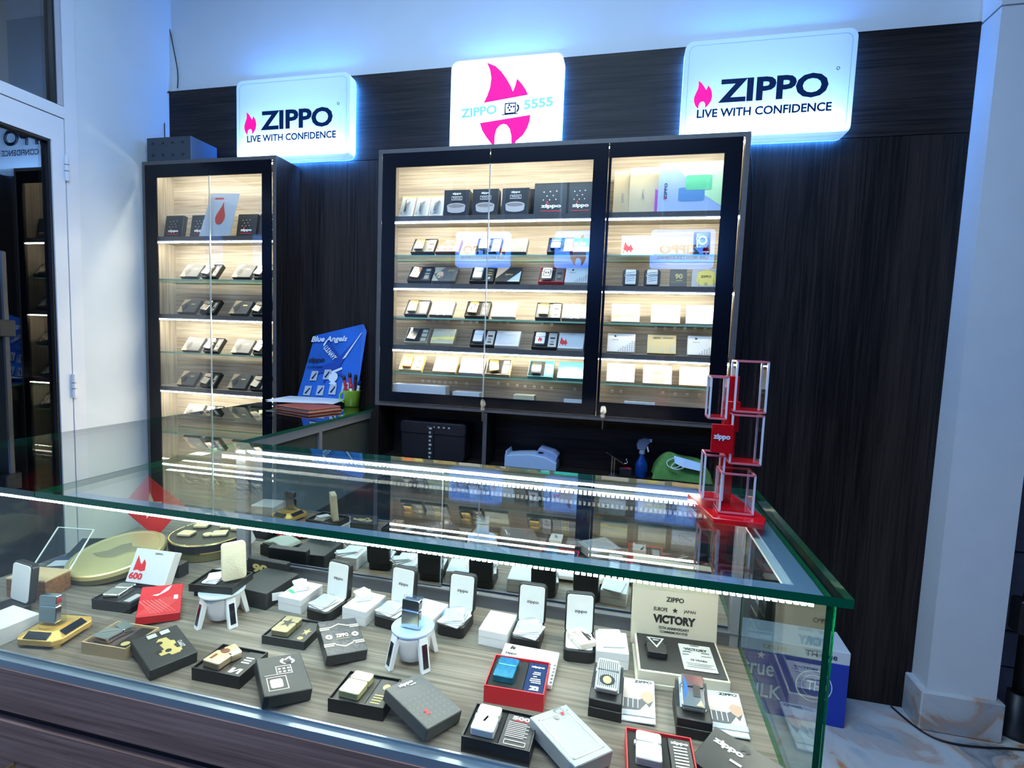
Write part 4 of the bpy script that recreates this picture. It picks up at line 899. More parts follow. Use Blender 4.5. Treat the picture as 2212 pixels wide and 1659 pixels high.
clid('gift_box', 'dark grey box lid with a gold truck emblem', (-.8427, -1.3141, .6704), (.109, .010, 1.123), .078, .11, .022, DGREY, [('poly', GOLDP, [[(1 - v * .9, u * .9) for u, v in TRK[0]]], 'truck_emblem'), ('poly', INKB, [sub(disc(10), .45, .28, .14, .1), sub(disc(10), .38, .56, .14, .1), rect(.28, .34, .12, .08)], 'truck_details'), ('text', SILVER, 'ZIPPO', .82, .38, .3, .07, 90, .03), ('poly', SILVER, [rect(.3, .82, .2, .12), rect(.58, .82, .2, .12)], 'grey_marks')])
clid('gift_box', 'grey box lid with a flaming open lighter drawing', (-.5742, -1.3258, .6723), (.040, .154, .805), .078, .11, .022, DGREY, [
    ('poly', mat('pale_pink_print', (.75, .62, .60), .4), outline(.12, .10, .42, .34, .02, .015) + [sub(rrect(1, 1, .2, 3, .5, .5), .18, .16, .26, .22)] + outline(.36, .48, .34, .22, .02, .015) + [sub(disc(8), .40 + .1 * i, .52 + .08 * j, .07, .05) for i in range(3) for j in range(2)], 'lighter_drawing'),
    ('poly', mat('pale_pink_print'), [sub([(1 - a, b) for a, b in FLAME], .48, .72, .34, .22), rect(.1, .48, .5, .014)], 'flame_drawing'), ('poly', DGREY, [sub([(1 - a, b) for a, b in FLAME], .55, .74, .2, .14)], 'flame_hollow')])
clid('gift_box', 'black box lid with gold stripes and a gold name band', (-.538, -1.1931, .6738), (.099, .115, .757), .078, .11, .022, mat('black_embossed_card', (.03, .032, .035), .35, noise=.5, nscale=120, bump=.5), [
    ('poly', mat('pale_gold_print', (.78, .73, .52), .35, .3), [rect(0, .76, .28, .03), rect(0, .71, .24, .03), rect(.72, .76, .28, .03), rect(.76, .71, .24, .03), rect(0, .28, .28, .03), rect(0, .23, .24, .03), rect(.72, .28, .28, .03), rect(.76, .23, .24, .03), [(.28, .76), (.5, .84), (.72, .76), (.72, .79), (.5, .87), (.28, .79)], [(.28, .28), (.5, .20), (.72, .28), (.72, .25), (.5, .17), (.28, .25)]], 'gold_stripes'),
    ('text', mat('pale_gold_print'), 'ZIPPO', .5, .5, .32, .11, 0, .05), ('poly', mat('pale_gold_print'), outline(.33, .40, .34, .012, .01, .012) + [sub(disc(12), .08, .42, .18, .14), sub(disc(12), .74, .42, .18, .14)], 'gold_discs'), ('poly', BLACK, [sub(STAR, .12, .45, .1, .08), sub(STAR, .78, .45, .1, .08)], 'dark_stars')])
clid('gift_box', 'grey box lid with cracked pattern and a red letter', (-.3079, -1.3249, .6772), (.133, .155, 1.122), .078, .11, .022, mat('grey_cracked_card', (.07, .075, .078), .4), [
    ('poly', mat('mid_grey_print', (.16, .17, .18), .4), [[(.05 + .13 * i, .08 + .09 * j), (.12 + .13 * i, .13 + .09 * j), (.11 + .13 * i, .15 + .09 * j)] for i in range(7) for j in range(6)] + [[(.09 + .13 * i, .08 + .09 * j), (.05 + .13 * i, .15 + .09 * j), (.07 + .13 * i, .15 + .09 * j)] for i in range(7) for j in range(6)], 'crack_pattern'),
    ('text', INKR, 'Z', .30, .26, .14, .09, 0, .08), ('text', INKW, 'zippo', .46, .90, .40, .08, 0, .05), ('poly', INKW, [rect(.52, .83, .16, .02)], 'white_line')])
clid('gift_box', 'silver-grey box lid with a card border and a red spade', (-.0598, -1.328, .6707), (-.116, .040, -.743), .11, .078, .024, mat('silver_card', (.36, .39, .42), .4, .3), [
    ('poly', mat('pale_silver_print', (.55, .58, .57), .4), outline(.10, .10, .80, .80, .03, .045), 'card_border'), ('poly', INKR, [sub(FLAME, .10, .66, .08, .12)], 'red_spade'), ('poly', INKG, [outline(.02, .60, .10, .2, .01, .015)[k] for k in range(4)] + [sub(disc(8), .12, .46, .1, .12)], 'grey_figure')])
# white box standing up with the red 600 flame
b6 = clid('gift_box', 'white box with a red flame over 600, propped up near the gold tin', (-1.1279, -1.0652, .6999), (1.117, .001, .052), .11, .08, .025, WHITE, [
    ('poly', INKR, [[(.10, .34), (.12, .80), (.22, .60), (.27, .54), (.30, .70), (.37, .60), (.40, .38), (.30, .34), (.2, .38)]], 'flame_emblem'), ('text', INKR, '600', .22, .20, .34, .20, 0, .04), ('text', INKB, 'ZIPPO', .62, .90, .20, .05, 0, .02)])
tag(obj('support_block', MB().box(-1.17, -1.09, -1.040, -1.010, ZF0, ZF0 + .035), BLACK, bevel=.001), 'small black block behind the white 600 box', 'block')
clid('gift_box', 'white box lid with zigzag corner standing behind the red box', (-.160, -1.150, ZF0 + .006), (.10, 0, -.02), .112, .09, .010, WHITE, [('poly', INKB, [[(u, v) for u, v in P] for P in ZIG], 'zigzag_pattern'), ('poly', INKB, [sub(FLAME, .12, .80, .10, .15)], 'flame_emblem'), ('text', INKB, 'zippo', .17, .68, .22, .08, 0, .03)])
# victory set
VB = (.128, -1.070)
vb = lid('presentation_box', 'beige hinged presentation box standing open with black lining', T3(VB[0], VB[1], ZF0, 3), .172, .132, .010, CREAMV, None, 'box')
obj('base_body', MB().box(-.082, .082, -.063, .066, .0102, .032), CREAMV, vb, bevel=.001)
obj('black_lining', MB().box(-.078, .078, -.059, .062, .0322, .0335), BLACK, vb, bevel=.0006)
lk = obj('hinged_lid', MB().box(-.086, .086, -.010, .012, 0, .132), CREAMV, vb, loc=(-.003, .069, .010), rot=(R(-6), 0, 0), bevel=.001, label='open lid with printed inside')
li = link('lid_print', None, lk, (0, -.0105, .066), (PI / 2, 0, 0)); bpy.data.objects.remove(li)
for s_, a_, b_, w_, h_, bo in (('ZIPPO', 0, .034, .036, .010, .03), ('EUROPE', -.028, .012, .028, .008, .02), ('JAPAN', .030, .012, .024, .008, .02), ('VICTORY', 0, -.008, .086, .018, .06), ('75TH ANNIVERSARY', 0, -.026, .062, .006, .03), ('COMMEMORATIVE', 0, -.034, .056, .005, .03)):
    o = link('lettering', text_mesh(s_, w_, h_, bo, INKB), lk, (a_, -.0104, .066 + b_), (PI / 2, 0, 0))
o = link('star_emblem', flat_poly([STAR], .013, .013, .0002, INKB, 'star_emblem'), lk, (.001, -.0104, .078), (PI / 2, 0, 0))
o = obj('lid_top_band', MB().box(-.085, .085, -.0106, -.0102, .118, .1315), CREAM, lk)
vc = lid('silver_plaque', 'silver plaque card printed with black lettering lying in the beige box', T3(VB[0] + .034, VB[1] - .001, ZF0 + .0337, 3), .062, .084, .002, SILVER, [('text', INKB, 'VICTORY', .5, .78, .72, .10, 0, .05), ('text', INKB, '75 YEARS', .5, .36, .5, .06, 0, .04), ('poly', INKB, [rect(.35, .93, .3, .02), rect(.08, .66, .25, .02), rect(.65, .66, .25, .02), rect(.06, .55, .2, .015), rect(.62, .54, .3, .015), rect(.1, .22, .8, .012), rect(.14, .16, .7, .012), rect(.1, .09, .8, .012)], 'black_lettering')], 'card')
lighter('black lighter with a silver triangle lying in the beige box', T3(VB[0] - .044, VB[1] + .004, ZF0 + .0337, 3), BLACK, [('poly', SILVER, [[(.05, .95), (.95, .95), (.5, .25)]], 'silver_triangle'), ('poly', BLACK, [[(.18, .88), (.82, .88), (.5, .40)]], 'triangle_centre'), ('poly', SILVER, [rect(.35, .74, .3, .06)], 'triangle_bar')])

# jewel cases with cartons
def jewel(label, x, y, a, lidlean=6, empty=False):
    M = T3(x, y, ZF0, a)
    c = link('jewel_case', MB().prism(rrect(.062, .074, .010, 4), 0, .026).mesh('jewel_case', BLACK, .002)); setm(c, M); tag(c, label, 'case')
    obj('base_lining', MB().prism(rrect(.054, .062, .006, 3, 0, -.002), .0262, .0275), CLOUD, c)
    l = obj('case_lid', MB().prism(rrect(.062, .086, .009, 4, 0, .043), -.014, 0), BLACK, c, loc=(0, .030, .022), rot=(R(90 - lidlean), 0, 0), bevel=.0015)
    obj('lid_lining', MB().prism(rrect(.055, .079, .006, 4, 0, .043), .0001, .0022), CLOUD, l)
    link('lettering', text_mesh('zippo', .026, .0085, .015, INKB), l, (.002, .048, .0024))
    link('hinge', MB().cyl((-.02, 0, 0), .002, .04, 8, axis='x').mesh('hinge', CHROME), c, (0, .034, .024))
    return M
def folded(label, M, n=3, m=None, w=.046, d=.052, cl=True):
    o = link('folded_leaflet', None); setm(o, M); tag(o, label, 'leaflet')
    b = MB(); z = 0
    for i in range(n):
        a = R(-12 + 9 * i + 4 * ((i * 7) % 3)); ww, dd = w - .003 * i, d - .004 * i
        c_, s_ = math.cos(a), math.sin(a)
        pts = [(c_ * px - s_ * pyy, s_ * px + c_ * pyy) for px, pyy in rrect(ww, dd, .006 if i % 2 else .002, 3)]
        lay = obj('folded_sheet', MB().prism(pts, z, z + .0022), m or WHITE, o, rot=(R(1.5 * i), R(-1.2 * i), 0)); z += .0030
    if cl:
        pts = [((w / 2 + .004 + .002 * math.sin(7 * t)) * math.cos(t), (d / 2 + .005 + .003 * math.sin(5 * t)) * math.sin(t)) for t in [i * PI / 12 for i in range(24)]]
        obj('clear_sleeve', MB().prism(pts, -.0008, -.0002).prism([(a * .9, b * .9) for a, b in pts], z + .0006, z + .0009), CLEARP, o)
    return o
def carton(label, x, y, a, w=.062, d=.080, h=.035, deco=None):
    o = lid('carton', label, T3(x, y, ZF0, a), w, d, h, WHITE, deco)
    obj('lid_seam', MB().box(-w / 2 - .0003, w / 2 + .0003, -d / 2 - .0003, d / 2 + .0003, h * .55, h * .57), mat('seam_grey', (.45, .45, .45), .6), o)
    return o
rt = [('poly', mat('pale_red_lettering', (.80, .50, .48), .5), [rect(.72, .2 + .1 * i, .14, .06) for i in range(6)], 'red_lettering')]
carton('white carton with a green slip and leaflet, leftmost of the white cartons', -.723, -1.060, -3, deco=[('poly', mat('green_print', (.05, .45, .18), .5), [[(.05, .38), (.12, .44), (.45, .30), (.42, .22), (.15, .30)]], 'green_slip')] + rt)
folded('folded white leaflet on the leftmost white carton', T3(-.735, -1.045, ZF0 + .0362, 50), 2, cl=False, w=.03, d=.056)
M = jewel('black jewel case open with white satin lid, leftmost of the row', -.640, -1.080, -9)
folded('folded white cloth in clear sleeve on the leftmost open jewel case', M @ Matrix.Translation((-.004, -.006, .0295)), 2)
carton('white carton with two leaflets left of the middle turntable', -.557, -1.062, -7, deco=rt)
folded('slanted folded leaflet on the white carton left of the middle turntable', T3(-.570, -1.045, ZF0 + .0362, 45), 3, cl=False, w=.036, d=.050)
M = jewel('black jewel case open behind the middle turntable stand', -.484, -1.062, -8)
folded('folded cloth in clear sleeve on the jewel case behind the middle turntable', M @ Matrix.Translation((-.004, -.008, .0295)), 2)
carton('white carton with red print half hidden behind the middle turntable', -.408, -1.055, -9, .066, deco=rt)
M = jewel('black jewel case open with white lid, right of the middle turntable', -.341, -1.052, -2)
folded('puffed clear sleeve with folded cloth hanging over the jewel case right of the turntable', M @ Matrix.Translation((.002, -.014, .0295)), 4, w=.052, d=.060)
carton('plain white closed carton between two open jewel cases', -.243, -1.058, -3)
M = jewel('black jewel case open with white lid, behind the red box', -.178, -1.054, 0)
folded('grey clear sleeve with folded cloth on the jewel case behind the red box', M @ Matrix.Translation((.004, -.010, .0295)), 4, w=.052, d=.056)
M = jewel('black jewel case open with white lid, rightmost of the row', -.069, -1.063, 6)
lighter('cream lighter with black drawing lying on the rightmost jewel case', M @ Matrix.Translation((.004, -.006, .0285)) @ Matrix.Rotation(R(32), 4, 'Z'), mat('cream_lacquer'), [('poly', INKB, [[(.6, .05), (.75, .05), (.8, .5), (.7, .8), (.62, .5)], rect(.15, .75, .3, .03), rect(.15, .6, .3, .02), rect(.8, .2, .1, .3)], 'black_drawing')])
carton('white carton with pale leaflet beside the beige box', -.003, -1.063, 5, .064, .074)
folded('pale printed leaflet lying askew on the carton beside the beige box', T3(-.004, -1.055, ZF0 + .0362, 25), 1, cl=False, w=.046, d=.062)

# display risers with lighters and picture leaflets
def riser(x, y, a, label, llabel, lm, deco):
    M = T3(x, y, ZF0, a)
    o = link('display_riser', MB().box(-.028, .028, -.040, .036, 0, .032).mesh('display_riser', BLACK, .0015)); setm(o, M); tag(o, label, 'riser')
    obj('sloped_back', MB().prism([(-.012, .0322), (.034, .0322), (.034, .050), (.028, .050)], -.026, .026, axis='x'), BLACK, o)
    obj('lower_lip', MB().box(-.0282, .0282, -.043, -.0402, .0, .018), BLACK, o, bevel=.0008)
    obj('silver_plate', MB().box(-.021, .021, -.026, .026, 0, .0008), SILVER, o, loc=(0, .008, .0435), rot=(R(25), 0, 0))
    lighter(llabel, M @ Matrix.Translation((0, .004, .0445)) @ Matrix.Rotation(R(25), 4, 'X'), lm, deco)
    return o
riser(-.006, -1.200, -2, 'black display riser with ribbed silver lighter, left of the picture leaflet', 'ribbed silver lighter with an oval gold emblem on the left riser', SILVER, [('poly', INKB, [rect(.08 + .09 * i, .02, .03, .96) for i in range(10)], 'ribs'), ('poly', INKB, [sub(disc(16), .14, .08, .72, .38)], 'oval_frame'), ('poly', GOLDP, [sub(disc(12), .3, .13, .4, .28)], 'gold_emblem')])
riser(.137, -1.205, 0, 'black display riser with a patterned silver lighter, right one', 'blue and silver figured lighter on the right riser', CHROME, [('poly', BLUEC, [[(.1, .1), (.3, .5), (.2, .9), (.12, .9)]], 'blue_figure'), ('poly', INKB, [[(.5, .3), (.8, .3), (.8, .7), (.5, .7)]], 'dark_figure'), ('poly', GOLDP, [[(.6, .0), (.8, .2), (.9, 0)]], 'gold_figure')])
def leaflet(label, loc, rot):
    o = clid('picture_leaflet', label, loc, rot, .060, .100, .004, WHITE, [
        ('text', INKB, 'ZIPPO', .66, .92, .52, .06, 0, .03), ('poly', mat('beige_photo_print', (.66, .55, .50), .5), [[(.02, .50), (.02, .68), (.1, .72), (.15, .84), (.35, .86), (.48, .76), (.50, .66), (.55, .48)]], 'hand_picture'),
        ('poly', mat('dark_photo_print', (.10, .10, .11), .5), [[(.0, .24), (.0, .50), (.55, .48), (.85, .60), (.96, .50), (.80, .28), (.45, .24)]], 'dark_picture'), ('poly', mat('skin_print', (.55, .36, .26), .5), [[(.60, .60), (.72, .70), (.95, .66), (.98, .50), (.80, .40), (.66, .48)]], 'face_picture'),
        ('poly', WHITE, [rect(.08 + .14 * i, .28, .025, .20) for i in range(4)] + [[(.55, .22), (.75, .40), (.92, .22)]], 'white_figures'), ('poly', mat('soft_grey_print', (.55, .55, .57), .5), [rect(0, .10, 1, .12)], 'grey_band')])
    o['category'] = 'leaflet'
    return o
leaflet('white picture leaflet with a face picture, beside the ribbed lighter riser', (.048, -1.1887, .6708), (.097, -.067, -.02))
leaflet('white picture leaflet with a face picture, nearest the right side glass', (.1972, -1.1785, .6696), (.082, -.052, -.011))
# black tent-shaped box, front right
tb2 = clid('gift_box', 'black box lid with a spade and white lettering against the right front corner', (.1907, -1.3177, .6739), (.204, -.037, -.653), .11, .078, .022, mat('dark_grey_gloss', (.020, .021, .023), .35), [('text', INKW, 'zippo', .30, .70, .42, .16, 0, .05), ('poly', INKB, [sub(FLAME, .42, .78, .14, .18)], 'spade_emblem'), ('poly', INKW, [rect(.4, .46, .16, .05)], 'small_lettering')])

# solar turntables
def turntable(label, x, y, a, h=.072, disc_=True):
    t = thing('turntable_stand', label, 'stand', (x, y, ZF0), (0, 0, R(a)))
    obj('drum', MB().lathe([(.026, .010), (.028, .012), (.030, .022), (.034, .030), (.036, .052), (.038, .058), (.036, .064), (.0, .066)], 32), WPLAST, t, smooth=True)
    for k in range(4):
        g = R(45 + 90 * k)
        lg = obj('leg', MB().prism([(.030, .066), (.042, .064), (.056, .0), (.046, .0)], -.011, .011, axis='y') if False else
                 MB().add([(x_, y_, z_) for y_ in (-.0095, .0095) for x_, z_ in ((.030, .062), (.041, .064), (.055, 0), (.046, 0))], [(0, 1, 2, 3), (7, 6, 5, 4), (0, 4, 5, 1), (1, 5, 6, 2), (2, 6, 7, 3), (3, 7, 4, 0)]), WPLAST, t, rot=(0, 0, g), bevel=.001)
        ang = math.atan2(.014, .064)
        obj('solar_panel', MB().box(.0001, .0009, -.0055, .0055, -.022, .022), PANELB, lg, loc=(.0485, 0, .030), rot=(0, -ang, 0))
    if disc_:
        obj('disc', MB().lathe([(.0, .0665), (.042, .0665), (.042, .0695), (.0, .0695)], 36), mat('pale_blue_disc', (.45, .62, .90), .12, coat=.5), t, smooth=False)
    return t
t2 = turntable('white four-legged solar turntable with a pale blue disc, in the middle of the case', -.387, -1.180, 8)
st_ = tag(obj('acrylic_holder', MB().box(-.022, .022, -.001, .001, 0, .060).box(-.022, .022, -.016, -.002, 0, .002), thin_glass('clear_plastic')), 'clear acrylic holder on the pale blue disc', 'holder')
st_.location = (-.387, -1.177, ZF0 + .0697)
lighter('mirror-bright silver lighter standing on the pale blue disc', Matrix.Translation((-.387, -1.181, ZF0 + .071 + .028)) @ Matrix.Rotation(R(-4), 4, 'Z') @ Matrix.Rotation(R(86), 4, 'X'), CHROME)
t1 = turntable('white four-legged solar turntable carrying a black tray with a cream lid, left', -.845, -1.165, 20, disc_=False)
obj('disc', MB().lathe([(0, .0665), (.046, .0665), (.046, .0690), (0, .0690)], 32), mat('clear_grey_disc', (.55, .60, .62), .1), t1)
tt = link('gift_tray', tray_mesh(.100, .076, .016, BLACK)); setm(tt, Matrix.Translation((-.860, -1.150, ZF0 + .0695)) @ Matrix.Rotation(R(8), 4, 'Z')); tag(tt, 'black open tray on the left turntable', 'box')
obj('foam_insert', MB().box(-.047, .047, -.035, .035, .002, .010), FOAM, tt)
cl_ = tag(obj('padded_cover', MB().prism(rrect(.048, .082, .007, 4, 0, .041), -.016, 0), mat('cream_velvet', (.72, .66, .48), .9, bump=.6, nscale=200), bevel=.003, seg=2, smooth=True), 'cream padded lid standing upright on the left turntable', 'lid')
setm(cl_, Matrix.Translation((-.826, -1.150, ZF0 + .086)) @ Matrix.Rotation(R(50), 4, 'Z') @ Matrix.Rotation(R(85), 4, 'X'))
folded('folded white paper in the tray on the left turntable', Matrix.Translation((-.876, -1.152, ZF0 + .081)) @ Matrix.Rotation(R(20), 4, 'Z'), 3, cl=False, w=.034, d=.044)
tag(obj('quilted_pouch', MB().prism([(-.05, 0), (.045, 0), (.040, .010), (.0, .016), (-.045, .006)], -.030, .030, axis='y'), mat('grey_green_cloth', (.40, .44, .38), .9, bump=1, nscale=250), bevel=.002), 'grey-green quilted pouch behind the left turntable', 'pouch').matrix_world = Matrix.Translation((-.945, -1.055, ZF0 + .031)) @ Matrix.Rotation(R(15), 4, 'Z')
lid('storage_box', 'low black box under the quilted pouch', T3(-.945, -1.055, ZF0, 15), .10, .07, .030, BLACK)

# gold solar stand with chrome lighter
gs = thing('turntable_stand', 'gold solar display stand with two dark cells, left front of the case', 'stand', (-1.113, -1.312, ZF0), (0, 0, R(10)))
def hexa(n, w, d, ch, z0, z1, k=1): 
    return [(-w / 2 + ch, -d / 2), (w / 2 - ch, -d / 2), (w / 2, -d / 2 + ch), (w / 2, d / 2 - ch), (w / 2 - ch, d / 2), (-w / 2 + ch, d / 2), (-w / 2, d / 2 - ch), (-w / 2, -d / 2 + ch)]
P0 = hexa(8, .092, .092, .012, 0, 0); P1 = hexa(8, .060, .060, .008, 0, 0)
GP = mat('gold_plastic', (.85, .56, .16), .28, .55)
obj('stand_base', MB().prism(P0, .006, .018), GP, gs, bevel=.0015)
g = MB(); g.add([(a, b, .018) for a, b in P0] + [(a, b, .028) for a, b in P1], [tuple(range(8, 16))] + [(i, (i + 1) % 8, 8 + (i + 1) % 8, 8 + i) for i in range(8)])
obj('sloped_top', g, GP, gs)
for a in (0, 90, 180, 270):
    e_ = obj('solar_panel', MB().box(-.024, .024, -.0075, .0075, 0, .0008), PANELB, gs, loc=(-math.sin(R(a)) * -.0383, -math.cos(R(a)) * .0383, .0236), rot=(0, 0, 0))
    e_.rotation_euler = Euler((R(32), 0, 0)).to_matrix().to_4x4().to_euler()
    e_.matrix_local = Matrix.Rotation(R(a), 4, 'Z') @ Matrix.Translation((0, -.0383, .0236)) @ Matrix.Rotation(R(32), 4, 'X')
for a, b in ((-1, -1), (1, -1), (1, 1), (-1, 1)): obj('foot', MB().cyl((a * .034, b * .034, 0), .007, .006, 12), GP, gs)
obj('turning_plate', MB().cyl((0, 0, .028), .026, .003, 28), GP, gs)
hl = tag(obj('acrylic_holder', MB().box(-.022, .022, -.001, .001, 0, .060).box(-.022, .022, -.016, -.002, 0, .002), CLEARP), 'clear acrylic holder on the gold stand', 'holder'); hl.matrix_world = Matrix.Translation((-1.113, -1.310, ZF0 + .0312)) @ Matrix.Rotation(R(8), 4, 'Z')
lighter('mirror-bright silver lighter standing on the gold stand', Matrix.Translation((-1.113, -1.315, ZF0 + .034 + .030)) @ Matrix.Rotation(R(8), 4, 'Z') @ Matrix.Rotation(R(86), 4, 'X'), CHROME)

# far left: white carton with open case, wooden box, small case, tins
lid('carton', 'large white carton cut by the left edge of the picture', T3(-1.215, -1.338, ZF0, -6), .086, .080, .035, WHITE)
fj = link('jewel_case', MB().prism(rrect(.070, .060, .010, 4), 0, .022).mesh('jewel_case', BLACK, .002)); setm(fj, T3(-1.288, -1.285, ZF0, -8)); tag(fj, 'black jewel case with white lid at the left edge of the picture', 'case')
l_ = obj('case_lid', MB().prism(rrect(.070, .088, .010, 4, 0, .044), -.014, 0), BLACK, fj, loc=(0, .022, .020), rot=(R(84), 0, 0), bevel=.0015)
obj('lid_lining', MB().prism(rrect(.062, .080, .007, 4, 0, .044), .0001, .0022), CLOUD, l_)
wb = lid('wooden_box', 'brown wooden box with a clear hinged cover at the left of the case', T3(-1.335, -1.190, ZF0, 8), .100, .062, .042, wood('box_wood', (.16, .07, .03), (.36, .18, .08), 'X'), None)
obj('cream_rim', MB().box(-.0505, .0505, -.0315, .0315, .0422, .047), TAN, wb, bevel=.001)
cc = obj('clear_cover', MB().box(-.049, .049, 0, .0015, 0, .10), CLEARP, wb, loc=(0, .030, .047), rot=(R(-42), 0, 0))
for s_ in (-1, 1): obj('cover_edge', MB().box(s_ * .049 - .0012, s_ * .049 + .0012, -.0005, .002, 0, .10), mat('bright_edge', (.8, .88, .82), .3), cc)
obj('cover_edge', MB().box(-.049, .049, -.0005, .002, .0985, .1), mat('bright_edge'), cc)
ca = lid('lighter_case', 'clear-topped dark case with white cards left of the gold tin', T3(-1.385, -1.090, ZF0, 24), .085, .070, .026, DGREY, [('poly', WHITE, [rect(.1, .15, .6, .5)], 'white_card'), ('poly', BLUEC, [rect(.1, .75, .8, .06)], 'blue_strip')], 'case')
obj('price_tag', MB().box(.012, .034, -.0358, -.0352, .004, .018), WHITE, ca)
lid('tall_dark_case', 'dark open folder standing behind the small case, far left', TE((-1.42, -.985, ZF0 + .004), (R(20), 0, R(20))), .13, .09, .012, DGREY, None, 'case')
TING = mat('gold_tin', (.80, .70, .32), .35, .45, bump=.3, nscale=25)
tn = thing('round_tin', 'large round gold tin with an engraved emblem, lying at the left of the case', 'tin', (-1.285, -1.036, ZF0 + .019))
tm = obj('tin_body', MB().lathe([(0, 0), (.112, 0), (.114, .002), (.114, .020)], 56, cap=False), mat('dark_tin_side', (.20, .18, .08), .35, .6), tn, smooth=False)
obj('tin_lid', MB().lathe([(.116, .016), (.116, .027), (.113, .030), (.104, .0305), (.102, .0295), (0, .0295)], 56, cap=False), TING, tn)
obj('emblem_relief', MB().prism([(-.06, -.02), (-.03, .0), (-.02, .03), (.0, .045), (.02, .03), (.05, .03), (.06, .015), (.035, .0), (.02, -.025), (.0, -.03), (-.03, -.03)], .0298, .0312), mat('gold_tin_dark', (.42, .38, .22), .45, .4), tn, bevel=.0006)
tn.rotation_euler = (.18, -.03, 0); tn.scale = (.93, .93, .93)
bt = thing('round_tin', 'round black and gold tin with square gold tokens on its lid', 'tin', (-1.165, -.862, ZF0))
obj('tin_body', MB().lathe([(0, 0), (.100, 0), (.102, .003), (.102, .026)], 48, cap=False), mat('dark_tin_side'), bt)
obj('gold_band', MB().lathe([(.1035, .024), (.1035, .027)], 48, cap=False), GOLD, bt)
obj('tin_lid', MB().lathe([(.103, .027), (.103, .047), (.100, .049), (0, .0485)], 48, cap=False), BLACK, bt)
obj('gold_rim', MB().lathe([(.1036, .0465), (.1015, .0495), (.099, .0495)], 48, cap=False), GOLD, bt)
for k, (a, b, g_) in enumerate(((-.055, .03, 20), (-.045, -.035, 10), (.02, .05, 15), (.04, -.005, 30), (.062, .045, 10))):
    tag(obj('gold_token', MB().prism(rrect(.040, .034, .004, 3), 0, .006), mat('pale_gold_lacquer', (.80, .70, .40), .3, .4), bevel=.001), f'square gold token on the black round tin, ' + ('left rear', 'front left', 'rear', 'middle', 'right rear')[k], 'token', 'gold tokens on the black tin').matrix_world = Matrix.Translation((-1.165 + a, -.862 + b, ZF0 + .0497)) @ Matrix.Rotation(R(g_), 4, 'Z')
tag(obj('gold_token', MB().cyl((0, 0, 0), .013, .005, 20), mat('pale_gold_lacquer'), bevel=.0008), 'round gold token between the square ones on the black tin', 'token').matrix_world = Matrix.Translation((-1.150, -.885, ZF0 + .0497))
# dark box left of the jewel cases
lid('storage_box', 'low dark grey box with a price tag left of the white cartons', T3(-.826, -1.050, ZF0, -4), .10, .11, .040, DGREY, [('poly', DGREY, [rect(0, 0, .01, .01)])])
pq = tag(obj('price_tag', MB().box(-.012, .012, -.0008, .0004, 0, .018), WHITE), 'white price tag beside the low dark grey box', 'tag'); pq.matrix_world = Matrix.Translation((-.764, -1.088, ZF0 + .018)) @ Matrix.Rotation(R(40), 4, 'Z')
nb = lid('dark_case', 'black case with gold 90 on it, standing at the mirror', TE((-.860, -.985, ZF0 + .022), (R(86), 0, R(-2))), .115, .055, .02, BLACK, [('text', GOLDP, '90', .35, .6, .4, .4, 0, .05)], 'case')
nb.location = (-.870, -.975, ZF0 + .028)

# red star pennant
fl = thing('star_card', 'red square card with a yellow star hanging point down at the left', 'card', (-1.305, -.92, .792), (0, R(-8), 0))
hf = .106
obj('red_sheet', MB().prism([(0, -.09), (.113, 0), (0, .09), (-.113, 0)], -.0006, .0006, axis='y'), mat('flag_red', (.72, .02, .015), .5), fl)
link('star', flat_poly([STAR], .085, .085, .0008, mat('flag_yellow', (.88, .75, .42), .5), 'star'), fl, (0, 0, .0), (PI / 2, R(0), 0))

# ================================================================== ON THE COUNTER
# red acrylic tower
TW = (.185, -1.085)
tw = thing('display_tower', 'red acrylic counter tower with five clear boxes, right end of the glass top', 'display stand', (TW[0], TW[1], TOP))
bs = MB().prism([(-.058, .048), (-.030, -.088), (.050, -.092), (.060, -.060), (.030, .085)], 0, .010)
obj('base', bs, REDA, tw, bevel=.0012)
obj('base_foot', MB().prism([(-.050, .040), (-.026, -.075), (.044, -.080), (.026, .075)], -.0001, .0002), REDA, tw)
obj('column', MB().box(-.010, .012, -.006, .010, .010, .250), REDA, tw, bevel=.001)
REDE = mat('red_clear_edge', (.85, .20, .22), .15, coat=.5)
WEDG = mat('bright_clear_edge', (.88, .82, .80), .15, coat=.5)
def abox(x0, x1, y0, y1, z0, z1, shelf=True):
    b = obj('clear_box', MB().box(x0, x1, y0, y1, z0, z1), thin_glass('acrylic', (.97, .93, .93)), tw)
    t = .0016
    e = MB()
    for x in (x0, x1):
        for y in (y0, y1): e.box(x - t, x + t, y - t, y + t, z0, z1)
    obj('upright_edges', e, WEDG, b)['kind'] = 'stuff'
    e = MB()
    for z in (z0, z1):
        for x in (x0, x1): e.box(x - t, x + t, y0, y1, z - t, z + t)
        for y in (y0, y1): e.box(x0, x1, y - t, y + t, z - t, z + t)
    obj('level_edges', e, REDE, b)['kind'] = 'stuff'
    obj('red_floor', MB().box(x0 + .002, x1 - .002, y0 + .002, y1 - .002, z0 + .0005, z0 + .003), REDA, b)
abox(.000, .050, -.040, .004, .190, .278)
abox(-.040, -.012, -.034, .006, .174, .248)
abox(-.002, .048, -.044, -.002, .098, .184)
abox(-.042, -.010, -.040, .002, .028, .108)
abox(-.016, .038, -.060, -.010, .013, .082)
obj('red_wedge', MB().prism([(-.004, .150), (.012, .150), (.012, .200), (-.004, .210)], -.03, .006, axis='x') if False else MB().box(-.012, .014, -.020, .004, .150, .205), REDA, tw, bevel=.001)
sg = obj('sign_plate', MB().box(-.036, .001, -.048, -.045, .115, .166), REDA, tw, rot=(0, 0, 0), bevel=.0006)
